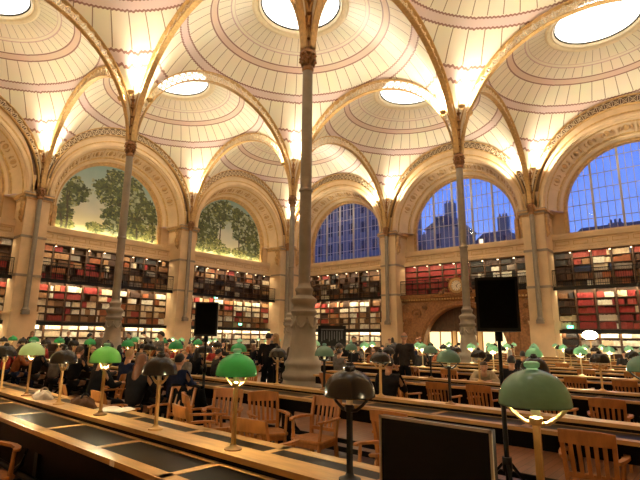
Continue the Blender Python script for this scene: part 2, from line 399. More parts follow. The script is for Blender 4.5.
# trims: everything moulded on the walls
tn = [0]
def trim(mb, mats): 
    tn[0] += 1; return struct(mb.build('trim_%d' % tn[0], mats))
for side in ('right', 'left'):
    f = W(side)
    for bay in range(3):
        sc = (bay+.5)*B
        tr = MB()
        # archivolt at the wall face: cream roll, pink band and gilt beads
        ring(tr, f, sc, [(RA-.02,WT-.06),(RA-.02,WT+.09),(RA+.06,WT+.12),(RA+.16,WT+.09),(RA+.18,WT+.02),(RA+.18,WT-.06)], m=0)
        ring(tr, f, sc, [(RA+.26,WT-.03),(RA+.26,WT+.05),(RA+.33,WT+.06),(RA+.36,WT-.03)], m=1)
        # coffered soffit: lengthwise and cross ribs with a rosette in every coffer
        def S(th, u, lift=0.0):
            return arcpt(f, sc, RA+(RB-RA)*u-lift, th, WT+(DEEP-WT)*u)
        for u0, u1, lf, mm in ((.02,.10,.07,0),(.13,.17,.05,1),(.60,.65,.05,1),(.68,.80,.10,0),(.83,.88,.06,1),(.90,.99,.15,2)):
            rows = []
            for k in range(NSEG+1):
                th = PI*k/NSEG
                rows.append([S(th,u0,0),S(th,u0,lf),S(th,u1,lf),S(th,u1,0)])
            tr.grid(rows, mm, False)
        for k in range(13):
            th = PI*(k+.5)/14+PI/28*0
            for dth in (0,):
                a, b_ = th-.016, th+.016
                tr.quad([S(a,.17,.05),S(b_,.17,.05),S(b_,.60,.05),S(a,.60,.05)], 0)
                tr.quad([S(a,.17,0),S(a,.17,.05),S(a,.60,.05),S(a,.60,0)], 0)
                tr.quad([S(b_,.17,0),S(b_,.17,.05),S(b_,.60,.05),S(b_,.60,0)], 0)
            if k < 12:
                tm = th+PI/28
                c0 = S(tm,.385,.02); ca = Vector(S(tm+.035,.385,.02))-Vector(c0); cb = Vector(S(tm,.52,.02))-Vector(c0)
                cn = Vector(S(tm,.385,.09))-Vector(c0)
                n = 10; base = [Vector(c0)+ca*math.cos(2*PI*q/n)+cb*math.sin(2*PI*q/n) for q in range(n)]
                top = [Vector(c0)+cn+(ca*math.cos(2*PI*q/n)+cb*math.sin(2*PI*q/n))*.45 for q in range(n)]
                for q in range(n): tr.quad([base[q],base[(q+1)%n],top[(q+1)%n],top[q]], 2)
                tr.quad(top, 2)
                # leaf sprays either side of the rosette
                for sg in (-1,1):
                    p = S(tm+sg*.06,.30,.02); q_ = S(tm+sg*.06,.48,.02)
                    tr.tube([p, S(tm+sg*.075,.385,.06), q_], .035, 6, 2)
        # brown band painting in the shadow behind the openwork arch
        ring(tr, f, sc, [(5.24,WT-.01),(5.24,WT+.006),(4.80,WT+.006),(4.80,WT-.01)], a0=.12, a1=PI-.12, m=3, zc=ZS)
        trim(tr, [STONE, GOLD, STONE2, SHADOWB])
        # lower jambs continue the gilt frame to the sill
        jb = MB()
        for sg in (-1, 1):
            fbox(jb, f, min(sc+sg*(RB-.15),sc+sg*(RB+.09)), max(sc+sg*(RB-.15),sc+sg*(RB+.09)), DEEP+.0, DEEP+.22, 8.05, ZC, 0)
        trim(jb, [STONE2])
        # entablature between bookcases and lunette
        en = MB()
        prof = [(-2.0,8.14),(-1.78,8.12),(-1.70,8.02),(-1.64,8.14),(-1.60,8.22),(-1.56,8.22),(-1.54,8.1),(-1.56,7.86),(-1.66,7.80),(-1.66,7.40),(-1.55,7.34),(-1.50,7.22),(-1.40,7.18),(-1.38,7.08),(-2.0,7.06)]
        p0 = f(sc-4.66,0,0); p1 = f(sc+4.66,0,0); out = Vector(f(0,1,0))
        en.extr(prof, p0, p1, out, 0)
        for k in range(9):   # framed inscription panels of the frieze
            a = sc-4.6+k*1.022+.12; b_ = a+.80
            for z0, z1 in ((7.48,7.51),(7.70,7.73)): fbox(en, f, a, b_, -1.66, -1.645, z0, z1, 1)
            for x in (a, b_-.03): fbox(en, f, x, x+.03, -1.66, -1.645, 7.48, 7.73, 1)
        for k in range(56):  # dentils
            a = sc-4.6+k*.165
            fbox(en, f, a, a+.08, -1.58, -1.50, 7.26, 7.33, 0)
        trim(en, [STONE, STONE2])
    for g in range(4):
        s = g*B; pr = MB(); h = .65
        lo = -1.9 if g == 0 else s-h
        def band(z0, z1, e, m=0):
            fbox(pr, f, (s-h-e) if g else -.18, s+h+e, DEEP+.1, WT+e, z0, z1, m)
        band(9.30, 9.40, .05, 1); band(9.40, 9.52, .10, 2); band(9.52, 9.62, .19, 1); band(9.62, 9.70, .14, 2)
        band(7.02, 7.16, .035, 2); band(4.78, 4.92, .035, 2)
        band(2.62, 2.74, .06); band(2.74, 2.84, .09); band(0, .5, .10); band(.5, .62, .06); band(.62, 2.62, .03, 2 if False else 0)
        # scroll consoles at the springing of the deep arch
        for sg in ((1,) if g == 0 else (-1, 1)):
            se = s+sg*(h+.02)
            for z, r_, tt in ((9.28,.20,-.62),(8.92,.13,-.55),(8.55,.20,-.62),(8.2,.12,-.55)):
                P = []
                for q in range(13):
                    a = 2*PI*q/12
                    P.append(f(se+sg*.05, tt+r_*math.cos(a), z+r_*math.sin(a)))
                pr.tube(P, .075, 6, 1, caps=False)
                pr.ball(f(se+sg*.06, tt, z), .13, 10, 6, 1)
            pr.tube([f(se+sg*.06,-.42,9.3), f(se+sg*.09,-.36,8.9), f(se+sg*.05,-.42,8.4), f(se,-.5,7.9)], [.14,.12,.09,.04], 8, 1)
            fbox(pr, f, min(se-sg*.02,se+sg*.22), max(se-sg*.02,se+sg*.22), -1.75, WT+.02, 9.42, 9.60, 1)
            for q in range(5):
                pr.ball(f(se+sg*.04, -.5-.09*q, 9.48), .05, 8, 6, 1)
        trim(pr, [STONE, STONE2, STONE_G])

# windows of the right wall
def lun(t, r=RB, zb=8.1, n=40):
    return [(r*math.cos(PI*k/n), ZC+r*math.sin(PI*k/n)) for k in range(n+1)] + [(-r, zb), (r, zb)]
FRAMEW = mat('window_frame_paint', (.52,.45,.34), .5, var=.1)
for bay in range(3):
    f = W('right'); sc = (bay+.5)*B
    fr = MB(); t = DEEP-.02
    def ht(x): return ZC+math.sqrt(max(0, RB*RB-x*x))
    for x in (-2.22,-.74,.74,2.22): fbox(fr, f, sc+x-.055, sc+x+.055, t-.06, t+.10, 8.1, ht(x))
    for k in range(-10,11):
        x = k*.37
        if abs(x) < RB-.05 and min(abs(x-q) for q in (-2.22,-.74,.74,2.22)) > .1: fbox(fr, f, sc+x-.014, sc+x+.014, t-.02, t+.03, 8.1, ht(x))
    for k in range(1,6):
        z = 8.1+.93*k; w = RB if z < ZC else math.sqrt(max(0, RB*RB-(z-ZC)**2))
        fbox(fr, f, sc-w, sc+w, t-.02, t+.03, z-.016, z+.016)
    fbox(fr, f, sc-RB, sc+RB, t-.06, t+.1, 8.08, 8.2)
    ring(fr, f, sc, [(RB+.02,t-.06),(RB-.09,t-.06),(RB-.09,t+.1),(RB+.02,t+.1)])
    wo = struct(fr.build('window_%d' % (bay+1), FRAMEW))
    gl = MB(); gl.quad([f(sc+x, t+.0, z) for x, z in lun(t)])
    gl.build('pane', GLASS, wo, fixn=False)
# cut the back wall of the right side: the recess back only reaches the sill, so the lunette is open to the sky

# murals of the left wall: painted lunettes, trees against a pale evening sky
SKYP = bpy.data.materials.new('mural_sky_paint'); SKYP.use_nodes = True
def _skyp():
    nt = SKYP.node_tree; b = nt.nodes['Principled BSDF']; b.inputs['Roughness'].default_value = .6; L = nt.links.new
    tc = nt.nodes.new('ShaderNodeTexCoord'); sp = nt.nodes.new('ShaderNodeSeparateXYZ'); L(tc.outputs['Object'], sp.inputs[0])
    n = nt.nodes.new('ShaderNodeTexNoise'); n.inputs['Scale'].default_value = .9; n.inputs['Detail'].default_value = 6; L(tc.outputs['Object'], n.inputs['Vector'])
    h = mathn(nt, 'ADD', mathn(nt, 'DIVIDE', mathn(nt, 'SUBTRACT', sp.outputs[2], 8.1), 5.3), mathn(nt, 'MULTIPLY', mathn(nt, 'SUBTRACT', n.outputs['Fac'], .5), .35))
    rp = nt.nodes.new('ShaderNodeValToRGB'); e = rp.color_ramp.elements
    e[0].position = 0; e[0].color = (.44,.43,.20,1); e[1].position = 1; e[1].color = (.20,.33,.32,1)
    for p, c in ((.16,(.66,.62,.40,1)),(.36,(.62,.62,.50,1)),(.62,(.36,.46,.41,1))): q = e.new(p); q.color = c
    L(h, rp.inputs[0]); L(rp.outputs[0], b.inputs['Base Color'])
_skyp()
MG = [mat('mural_leaf_%s' % n, c, .65, var=.35, scale=3) for n, c in (('deep',(.058,.078,.04)),('mid',(.10,.125,.045)),('olive',(.27,.29,.10)),('bark',(.06,.052,.032)),('haze',(.32,.37,.25)))]
def mural(bay, trees, bushes, label, seed):
    R = random.Random(seed); f = W('left'); sc = (bay+.5)*B; t = DEEP+.02; mb = MB()
    rim = RB-.14
    def inside(x, z, e=.0): return z > 8.16+e and abs(x) < rim-e and (z < ZC or x*x+(z-ZC)**2 < (rim-e)**2)
    pts = [(rim*math.cos(PI*k/40), ZC+rim*math.sin(PI*k/40)) for k in range(41)]+[(-rim,8.14),(rim,8.14)]
    mb.quad([f(sc+x, t, z) for x, z in pts], 0)
    d = [0]
    def dab(x, z, rx, rz, m):
        if not inside(x, z, max(rx,rz)): return
        d[0] += 1; tt = t+.004+.012*(d[0] % 97)/97; a0 = R.uniform(0, PI); n = 7
        mb.quad([f(sc+x+rx*math.cos(a0+2*PI*k/n)*R.uniform(.7,1.1), tt, z+rz*math.sin(a0+2*PI*k/n)*R.uniform(.7,1.1)) for k in range(n)], min(m+1, 5))
    for x0, z1, w, cl in trees:
        # trunk and boughs
        def stroke(xa, za, xb, zb, w0, w1):
            for k in range(10):
                u = k/9.; xx = xa+(xb-xa)*u+.05*math.sin(5*u+x0); zz = za+(zb-za)*u
                if inside(xx, zz, .1): dab(xx, zz, w0+(w1-w0)*u, (zb-za)/14+.08, 3)
        stroke(x0, 8.25, x0+.15, z1, .10, .05)
        for k in range(cl):
            a = R.uniform(0, 2*PI); q = math.sqrt(R.random()); bx = x0+w*q*math.cos(a); bz = z1+w*.85*q*math.sin(a)
            if k % 3 == 0: stroke(x0+.1, z1-w*.7, bx, bz, .04, .02)
            for n in range(6):
                aa = R.uniform(0,2*PI); rr = .50*math.sqrt(R.random()); dab(bx+rr*1.3*math.cos(aa), bz+rr*math.sin(aa), R.uniform(.10,.24), R.uniform(.08,.18), 5)
            for n in range(5):
                aa = R.uniform(0,2*PI); rr = .34*math.sqrt(R.random()); dab(bx+rr*1.3*math.cos(aa), bz+rr*math.sin(aa), R.uniform(.16,.26), R.uniform(.12,.2), 1)
            for n in range(34):
                aa = R.uniform(0,2*PI); rr = .42*math.sqrt(R.random())
                m = 0 if R.random() < .5 else (1 if R.random() < .7 else 2)
                dab(bx+rr*1.3*math.cos(aa), bz+rr*math.sin(aa), R.uniform(.06,.15), R.uniform(.05,.12), m)
    for x0, z0, w in bushes:
        for n in range(int(150*w)):
            a = R.uniform(0,2*PI); rr = math.sqrt(R.random())
            dab(x0+w*rr*math.cos(a), z0+.5*w*rr*math.sin(a), R.uniform(.07,.16), R.uniform(.05,.12), R.choice((1,1,2,2,2)))
    o = mb.build('mural', [SKYP]+MG, fixn=False)
    return tag(o, label, 'painting')
# s runs against the picture on this wall: large s is at the left of the photograph
mural(1, [(-.5,11.6,1.45,40),(-2.0,10.7,1.3,30),(-.9,9.7,1.2,18),(2.9,10.9,.85,20),(3.2,9.5,.5,8),(-3.3,10.4,.5,9)], [(1.0,8.7,.7),(-2.4,8.8,1.2),(-1.0,8.7,1.0),(3.0,8.6,.6),(-2.8,9.3,.8)],
      'larger arched painted lunette with one tall tree in the middle, left of the other', 3)
mural(0, [(2.2,11.3,1.35,36),(.9,12.1,.95,14),(2.6,10.0,.9,16),(-1.9,10.9,1.25,36),(-2.6,9.6,.9,16),(-1.2,11.9,.8,10)], [(2.6,8.9,1.2),(-2.4,8.9,1.3),(.8,8.8,1.0),(1.6,9.4,.8),(-1.2,8.8,.8)],
      'arched painted lunette with two leafy tree groups and a pale gap between them', 4)
mural(2, [(-2.3,11.0,1.3,22),(0,11.4,1.2,16)], [(-2.5,8.9,1.0),(0,8.7,1)], 'painted lunette cut off by the left edge of the photo, over a dark bookcase', 5)
# warm strip lights lying on the mural sills
for bay in range(3):
    f = W('left'); sc = (bay+.5)*B; sb = MB()
    fbox(sb, f, sc-3.6, sc+3.6, -1.82, -1.74, 8.125, 8.15, 0)
    tag(sb.build('strip_light', LEDW), 'warm strip light along the sill under the %s mural' % ('right-hand tree-pair','single tall tree','edge-cut')[bay], 'strip light')
# ================================================================ columns, arches, uplights
def column_parts(root, free=True):
    if free:
        p = MB()
        p.lathe([(.01,0),(.60,0),(.60,.16),(.56,.20),(.56,.30),(.60,.36),(.60,.44),(.53,.50),(.50,.58),(.54,.64),(.54,.72),(.47,.80),(.46,.90),(.49,.95),(.48,1.02),(.42,1.08),
                 (.385,1.2),(.355,1.4),(.33,1.6),(.31,1.8),(.30,1.95),(.29,2.1),(.285,2.2)], 28, sq=1)
        p.build('pedestal', STONE_G, root)
        g = MB()   # swags hung round the pedestal
        for k in range(6):
            a0 = 2*PI*k/6; P = []
            for q in range(9):
                u = q/8.; a = a0+u*2*PI/6; z = 2.12-.22*math.sin(PI*u); r = .305+.02*math.sin(PI*u)
                P.append((r*math.cos(a), r*math.sin(a), z))
            g.tube(P, [.018+.022*math.sin(PI*q/8) for q in range(9)], 6)
            g.ball((.31*math.cos(a0), .31*math.sin(a0), 2.14), .035, 8, 6)
            g.tube([(.315*math.cos(a0),.315*math.sin(a0),2.12),(.33*math.cos(a0),.33*math.sin(a0),1.82)], [.03,.008], 6)
        g.build('garland', STONE_G, root)
        c = MB()
        c.lathe([(.285,2.2),(.33,2.24),(.345,2.32),(.30,2.36),(.285,2.46),(.31,2.52),(.345,2.56),(.345,2.64),(.27,2.70),(.22,2.74),(.22,2.82),(.245,2.86),(.245,2.92),(.18,2.98),(.165,3.06)], 28)
        c.build('collar', STONE_G, root)
        z0 = 3.04; r0 = .158
    else:
        p = MB(); p.box(-.19,.19,-.19,.19,2.66,2.88); p.lathe([(.19,2.88),(.2,2.94),(.16,3.0),(.15,3.06)], 16)
        p.build('base', IRONG, root); z0 = 3.0; r0 = .135
    s = MB()
    s.lathe([(r0,z0),(r0*1.03,z0+1.2),(r0*1.0,z0+3.5),(r0*.93,9.36)], 20)
    if free:
        s.lathe([(r0*1.02,5.62),(r0*1.22,5.64),(r0*1.22,5.70),(r0*1.02,5.72)], 20)
    s.build('shaft', IRONG, root)
    k = MB()   # leafy capital
    k.lathe([(.145,9.32),(.175,9.36),(.175,9.42),(.145,9.46),(.15,9.60),(.20,9.78),(.17,9.82),(.24,9.86),(.25,9.94),(.20,9.97)], 16)
    for tier, (zz, rr, n) in enumerate(((9.50,.155,8),(9.66,.165,8))):
        for q in range(n):
            a = 2*PI*(q+.5*tier)/n; ca, sa = math.cos(a), math.sin(a)
            k.tube([(rr*ca,rr*sa,zz),((rr+.03)*ca,(rr+.03)*sa,zz+.1),((rr+.09)*ca,(rr+.09)*sa,zz+.16),((rr+.1)*ca,(rr+.1)*sa,zz+.11)], [.045,.045,.04,.02], 6)
    k.build('capital', BRONZE, root)
    b = MB()   # ornamented stem between the feet of the arches
    b.lathe([(.15,9.95),(.11,10.1),(.11,10.5),(.15,10.9),(.20,11.5),(.27,12.0),(.30,12.1),(.24,12.16),(.02,12.18)], 12)
    for q in range(4):
        a = PI/4+q*PI/2; ca, sa = math.cos(a), math.sin(a)
        for z, r, s_ in ((10.35,.13,.05),(10.75,.155,.06),(11.15,.19,.07),(11.55,.23,.085),(11.92,.28,.09)):
            b.ball((r*ca,r*sa,z), (s_,s_,s_*.8), 8, 6)
            b.lathe([(s_*1.1,-.012),(s_*1.3,.0),(s_*1.1,.012)], 10, (r*ca,r*sa,z))
    b.build('stem_ornament', BRONZE, root)
CN = {(2,2):'nearest tall iron column in the middle of the hall, on the garlanded stone pedestal',
      (2,1):'iron column on stone pedestal standing before the single-tree painting',
      (1,2):'iron column on stone pedestal standing before the middle arched window and clock',
      (1,1):'farthest free iron column, partly hidden behind the nearest one'}
colf = None
for (i, j), lab in CN.items():
    if colf is None:
        colf = thing('iron_column', lab, 'column', (i*B,j*B,0), 0, 'free iron columns'); column_parts(colf)
    else: dup(colf, (i*B,j*B,0), label=lab, group='free iron columns')
WC = {(2,0):'thin grey column on the stone pier left of the single-tree painting', (1,0):'thin grey column on the pier between the two leafy paintings',
      (0,0):'thin grey column in the corner of the hall', (0,1):'thin grey column on the pier between the corner window and middle window',
      (0,2):'thin grey column on the pier between the middle window and right window'}
colw = None
for (i, j), lab in WC.items():
    if colw is None:
        colw = thing('wall_column', lab, 'column', (i*B,j*B,0), 0, 'thin columns on the piers'); colw['kind'] = 'thing'; column_parts(colw, False)
    else: dup(colw, (i*B,j*B,0), label=lab, group='thin columns on the piers')

# filigree arch between two columns, built along local x from 0 to B
def arch_meshes():
    def dep(th): return .15+.36*max(0, math.sin(th))
    N = 72; hw = .10
    def P(r, th, y): return (B/2-r*math.cos(th), y, ZS+r*math.sin(th))
    th0 = -.03
    T = [th0+(PI-2*th0)*k/N for k in range(N+1)]
    rails = MB()
    for inner in (0, 1):
        rows = []
        for th in T:
            r1 = 5.24 if not inner else 5.24-dep(th)
            r0 = r1-.055; a = max(0.01, th); 
            rows.append([P(r0,th,-hw),P(r0,th,hw),P(r1,th,hw),P(r1,th,-hw),P(r0,th,-hw)])
        rails.grid(rows, 0, False)
        rows = []
        for th in T:   # bead on the faces of each rail
            r1 = (5.24 if not inner else 5.24-dep(th))-.015
            rows.append([P(r1-.03,th,-hw-.02),P(r1,th,-hw-.02),P(r1,th,hw+.02),P(r1-.03,th,hw+.02),P(r1-.03,th,-hw-.02)])
        rails.grid(rows, 1, False)
    web = MB(); n = 32
    for y in (0,):
        for k in range(n):
            a = .28+(PI-.56)*k/n; b = .28+(PI-.56)*(k+1)/n; m = (a+b)/2
            ra, rb = 5.19, 5.24-dep(m)+.0
            mid = (ra+rb)/2
            web.bar(P(ra,a,y), P(rb,a,y), .035, .04, 0, (0,1,0))
            for p, q in (((ra,a),(rb,b)),((rb,a),(ra,b))):
                web.bar(P(p[0],p[1],y), P(q[0],q[1],y), .028, .035, 0, (0,1,0))
            c = Vector(P(mid,m,y)); rr = min(.11, (ra-rb)*.28); e1 = (Vector(P(mid+.1,m,y))-c).normalized(); e2 = e1.cross(Vector((0,1,0)))
            ringp = [c+(e1*math.cos(2*PI*q/8)+e2*math.sin(2*PI*q/8))*rr for q in range(9)]
            web.tube(ringp, .016, 5, 0, caps=False)
    return rails.mesh('rails', [GOLD, GOLD]), web.mesh('filigree', [GOLDP])
ARM, AWM = arch_meshes()
def arch(i0, j0, ax, label, grp):
    rz = 0 if ax == 'x' else PI/2
    t = thing('iron_arch', label, 'arch', (i0*B,j0*B,0), rz, grp)
    for n, me in (('rails', ARM), ('filigree', AWM)):
        o = bpy.data.objects.new(n, me); COL.objects.link(o); o.parent = t; KIDS.setdefault(t.name, []).append(o)
GA = 'filigree iron arches'
cname = {(2,2):'nearest column',(2,1):'column before the single-tree painting',(1,2):'column before the clock',(1,1):'far column',
         (2,0):'pier left of the single-tree painting',(1,0):'pier between the paintings',(0,0):'corner pier',(0,1):'pier left of the middle window',(0,2):'pier right of the middle window',
         (3,1):'left edge of the photo',(3,2):'near end of the hall',(1,3):'right edge of the photo',(2,3):'viewer above the right tables',(3,0):'left end of the painted wall',(0,3):'right end of the window wall'}
for i in range(3):
    for j in range(3):
        for ax in 'xy':
            a = (i, j); b_ = (i+1, j) if ax == 'x' else (i, j+1)
            if (ax == 'x' and j == 0) or (ax == 'y' and i == 0):
                what = {('x',0):'right-hand painting',('x',1):'single-tree painting',('x',2):'edge-cut painting'}.get((ax,i)) if ax == 'x' else ('corner window','middle window','right window')[j]
                lab = 'gilt openwork arch on the wall above the '+what
            else:
                lab = 'gilt openwork arch from the %s to the %s' % (cname.get(a,'far end'), cname.get(b_,'far end'))
                lab = ' '.join(lab.replace('from the','from').replace('to the','to').split()[:16])
            arch(i, j, ax, lab, GA)
# uplights between the feet of the arches, one in every bay corner
up = MB(); up.lathe([(.02,-.16),(.07,-.14),(.14,-.02),(.15,.02),(.135,.02),(.12,-.01)], 16); ul = MB(); ul.lathe([(.12,-.005),(.07,.03),(.0,.04)], 16)
UPH = up.mesh('housing', [BRASS]); ULM = ul.mesh('lens', [UPL])
bayname = lambda i, j: {(0,0):'corner',(1,0):'single-tree',(0,1):'middle-window',(1,1):'central',(2,0):'far left',(0,2):'right-window',(2,1):'left',(1,2):'right',(2,2):'nearest'}[(i,j)]
UPE = 600.0
for i in range(4):
    for j in range(4):
        if (i,j) in ((3,3),): continue
        for di, dj in ((0,0),(-1,0),(0,-1),(-1,-1)):
            bi, bj = i+di, j+dj
            if not (0 <= bi < 3 and 0 <= bj < 3): continue
            dx = .46*(1 if di == 0 else -1); dy = .46*(1 if dj == 0 else -1)
            x, y, z = i*B+dx, j*B+dy, 12.12
            nm = cname.get((i,j))
            if nm and i < 3 and j < 3:
                t = thing('uplight', ' '.join(('small uplight on head of %s, lighting the %s vault' % (nm, bayname(bi,bj))).split()[:16]), 'light', (x,y,z), 0, 'uplights at the feet of the vaults')
                for n, me in (('housing', UPH), ('lens', ULM)):
                    o = bpy.data.objects.new(n, me); COL.objects.link(o); o.parent = t; KIDS.setdefault(t.name, []).append(o)
            ld = bpy.data.lights.new('uplight_glow', 'SPOT'); ld.spot_size = math.radians(145); ld.spot_blend = 1.0; ld.energy = UPE; ld.color = (1,.88,.67); ld.shadow_soft_size = .12
            lo = bpy.data.objects.new('uplight_glow', ld); lo.location = (x+.10*(1 if di==0 else -1), y+.10*(1 if dj==0 else -1), z+.2); lo.rotation_euler = (PI-math.radians(34)*(1 if dj==0 else -1),math.radians(34)*(1 if di==0 else -1)*-1,0); COL.objects.link(lo)

# ================================================================ galleries and bookcases
PITCH = .435
LV_UP = [4.90+.44*k for k in range(5)]; LV_MID = [2.40+.45*k for k in range(5)]; LV_LOW = [.12+.44*k for k in range(5)]
BX0, BXW, NBAY = -4.63, 9.26/9, 9
T_BACK, T_FRONT = -1.96, -1.54
recess = [('right',0,'corner window'),('right',1,'middle window'),('right',2,'right window'),('left',0,'right-hand painting'),('left',1,'single-tree painting'),('left',2,'edge-cut painting')]
BOOKC = [mat('book_%s' % n, c, .55, var=.25, scale=5) for n, c in (
 ('dark_brown',(.05,.022,.012)),('crimson',(.29,.026,.024)),('red',(.36,.06,.045)),('tan',(.36,.20,.09)),('cream',(.72,.60,.42)),('white',(.86,.80,.68)),
 ('navy',(.02,.04,.12)),('black',(.012,.010,.010)),('olive',(.10,.10,.04)),('rust',(.32,.10,.035)),('grey',(.28,.24,.2)),('gilt_brown',(.16,.075,.03)))]
BNAME = ['dark brown','crimson','red','tan','cream','white','navy','black','olive','rust','grey','gilt brown']
PAL = {'up':[0,0,11,11,4,3,7,9,1,0,11,10,3],'mid':[2,1,4,5,9,3,0,4,11,3,5,4],'low':[5,4,5,5,4,10,4,5]}  # low tier mostly white: the strip lights' brightness put into the book colours
UPRIGHT = {'u':(4.86,7.08),'full':(0,7.08)}
def case_meshes(z0, levels, top):
    f = W('right')
    c = MB()
    c.box(T_BACK, T_FRONT, 0, .045, z0, top); c.box(T_BACK, T_FRONT, BXW-.045, BXW, z0, top)
    c.box(T_BACK, T_BACK+.03, .045, BXW-.045, z0, top); c.box(T_BACK, T_FRONT, .045, BXW-.045, top-.05, top)
    s = [MB() for _ in levels]
    for m, z in zip(s, levels): m.box(T_BACK+.03, T_FRONT-.01, .045, BXW-.045, z-.03, z)
    return c.mesh('carcass', [CASEW]), [m.mesh('shelf', [CASEW]) for m in s]
FULL = case_meshes(0, LV_LOW+LV_MID+LV_UP, 7.06); UPP = case_meshes(4.72, LV_UP, 7.06)
shelf_runs = []     # (side, bay, unit, level z, height, tier, level index)
for side, bay, wn in recess:
    sc = (bay+.5)*B; f = W(side)
    for u in range(NBAY):
        if side == 'left' and bay == 2 and u > 1: continue
        if side == 'right' and bay == 2 and u > 4: continue
        up_only = (side == 'right' and bay == 1)
        me, sh = UPP if up_only else FULL
        s0 = sc+BX0+u*BXW
        k = u+1 if side == 'right' else NBAY-u
        lab = 'dark bookcase bay, %s from the left under the %s' % (ORD[k], wn)
        if side == 'right':
            t = thing('bookcase', lab, 'bookcase', (0,s0,0), 0, 'bookcases under the '+wn)
        else:
            t = thing('bookcase', lab, 'bookcase', (s0+BXW,0,0), PI/2, 'bookcases under the '+wn)
        for n, m in [('carcass', me)]+[('shelf', m) for m in sh]:
            o = bpy.data.objects.new(n, m); COL.objects.link(o); o.parent = t; KIDS.setdefault(t.name, []).append(o)
        tiers = [('up', LV_UP)] if up_only else [('low', LV_LOW), ('mid', LV_MID), ('up', LV_UP)]
        for tn_, lv in tiers:
            for q, z in enumerate(lv): shelf_runs.append((side, bay, u, z, .40, tn_, q, wn, s0))
# books
CAMLOC = Vector((30.382, 29.431, 1.65)); 
def cam_uv(p):
    yaw, pit, rol = 3.8738511, .2037515, .0161957
    F = Vector((math.cos(pit)*math.cos(yaw), math.cos(pit)*math.sin(yaw), math.sin(pit))); Rr = Vector((math.sin(yaw), -math.cos(yaw), 0)); U = Rr.cross(F)
    R2 = Rr*math.cos(rol)+U*math.sin(rol); U2 = U*math.cos(rol)-Rr*math.sin(rol)
    d = Vector(p)-CAMLOC; k = d.dot(F)
    return 305+470.18*d.dot(R2)/k, 240-470.18*d.dot(U2)/k, k
books = []
for side, bay, u, z, H, tier, q, wn, s0 in shelf_runs:
    if tier == 'low' and q < 2: continue
    f = W(side); x = s0+.06; end = s0+BXW-.06
    R = random.Random(hash((side == 'left', bay, u, q, tier == 'up', tier == 'mid')) & 0xffff)
    while x < end-.03:
        w3 = side == 'right' and bay == 2
        if w3 and tier == 'mid' and u > 0: col = R.choice({1:(1,1,1,2),2:(1,2,1,5),3:(2,1,2,4),4:(1,2,5,1)}[u])
        elif w3 and tier == 'up' and u > 0: col = R.choice({4:(2,4,11),3:(3,5,9),2:(6,6,10),1:(9,2,11),0:(0,11)}[q] + ((2,5),(10,4),(6,9),(0,11))[u-1])
        elif side == 'right' and bay == 1: col = R.choice((1,1,2,1)) if u < 5 else R.choice((7,0,5,10,7))
        elif (side == 'right' and bay == 2 and u == 0): col = R.choice((0,7,0,11,7)) if tier != 'mid' or q > 1 else R.choice((3,4,4))
        elif R.random() < (.30 if tier == 'up' else .08): x += R.uniform(.1,.4); continue
        else: col = R.choice(PAL[tier])
        run = R.randint(5, 15); w = R.uniform(.034,.072); h = R.uniform(.29,.385); dd = R.uniform(.2,.28)
        for n in range(run):
            ww = w*R.uniform(.85,1.15); hh = h*R.uniform(.93,1.05)
            if x+ww > end: x = end; break
            books.append((side, bay, u, z, tier, q, wn, x, ww, hh, dd, col)); x += ww+.003
        if R.random() < .3: x += R.uniform(.03,.15)
def bk_c(b): 
    f = W(b[0]); return f(b[7]+b[8]/2, T_FRONT-.05, b[3]+b[9]/2)
sc_ = []
for idx, b in enumerate(books):
    uu, vv, k = cam_uv(bk_c(b))
    if 2 < uu < 638 and vv < 322: sc_.append((b[8]*b[9]/k**2, idx))
sc_.sort(reverse=True)
# the largest seen: take whole same-coloured runs of the nearest bays, at most 300
pick = set(i for _, i in sc_[:300])
mesh_cache = {}
def book_mesh(col):
    if col not in mesh_cache:
        m = MB(); n = 5
        # rounded spine towards +x, boards, page block
        pr = [(-1,-.5),(-.12,-.5)]+[(-.12+.12*math.cos(a), -.5*math.cos(a+PI/2)*-1 if False else .5*math.sin(a)) for a in [(-PI/2)+PI*k/6 for k in range(1,6)]]+[(-.12,.5),(-1,.5)]
        lo = [(x,y,0) for x,y in pr]; hi = [(x,y,1) for x,y in pr]
        m.quad(lo[::-1],1); m.quad(hi,1)
        for k in range(len(pr)): m.quad([lo[k],lo[(k+1)%len(pr)],hi[(k+1)%len(pr)],hi[k]], 0)
        for z0 in (.16,.78):  # raised label bands on the spine
            m.quad([(x+.012,y*1.02,z0) for x,y in pr[1:-1]][::-1] + [(x+.012,y*1.02,z0+.05) for x,y in pr[1:-1]], 0)
        mesh_cache[col] = m.mesh('book', [BOOKC[col], PAPER])
    return mesh_cache[col]
TI = {'up':'upper','mid':'middle','low':'lower'}
rest = MB()
for idx, b in enumerate(books):
    side, bay, u, z, tier, q, wn, x, ww, hh, dd, col = b
    f = W(side); fr = T_FRONT-.06
    if idx in pick:
        o = bpy.data.objects.new('book', book_mesh(col)); COL.objects.link(o)
        if side == 'right': o.location = (fr, x+ww/2, z); 
        else: o.location = (x+ww/2, fr, z); o.rotation_euler = (0,0,PI/2)
        o.scale = (dd, ww, hh)
        k = u+1 if side == 'right' else NBAY-u
        sh = {'up':5-q,'mid':10-q,'low':15-q}[tier]
        g = '%s books on shelf %d, bay %d under the %s' % (BNAME[col], sh, k, wn)
        tag(o, '%s book, %s shelf from top, %s bookcase bay under the %s' % (BNAME[col], ORD[sh], ORD[k], wn), 'book', g)
    else:
        fbox(rest, f, x, x+ww, fr-dd, fr, z, z+hh, col)
tag(rest.build('shelved_books', BOOKC, fixn=False), 'all the smaller rows of books filling the tall wall bookcases', 'books', kind='stuff')
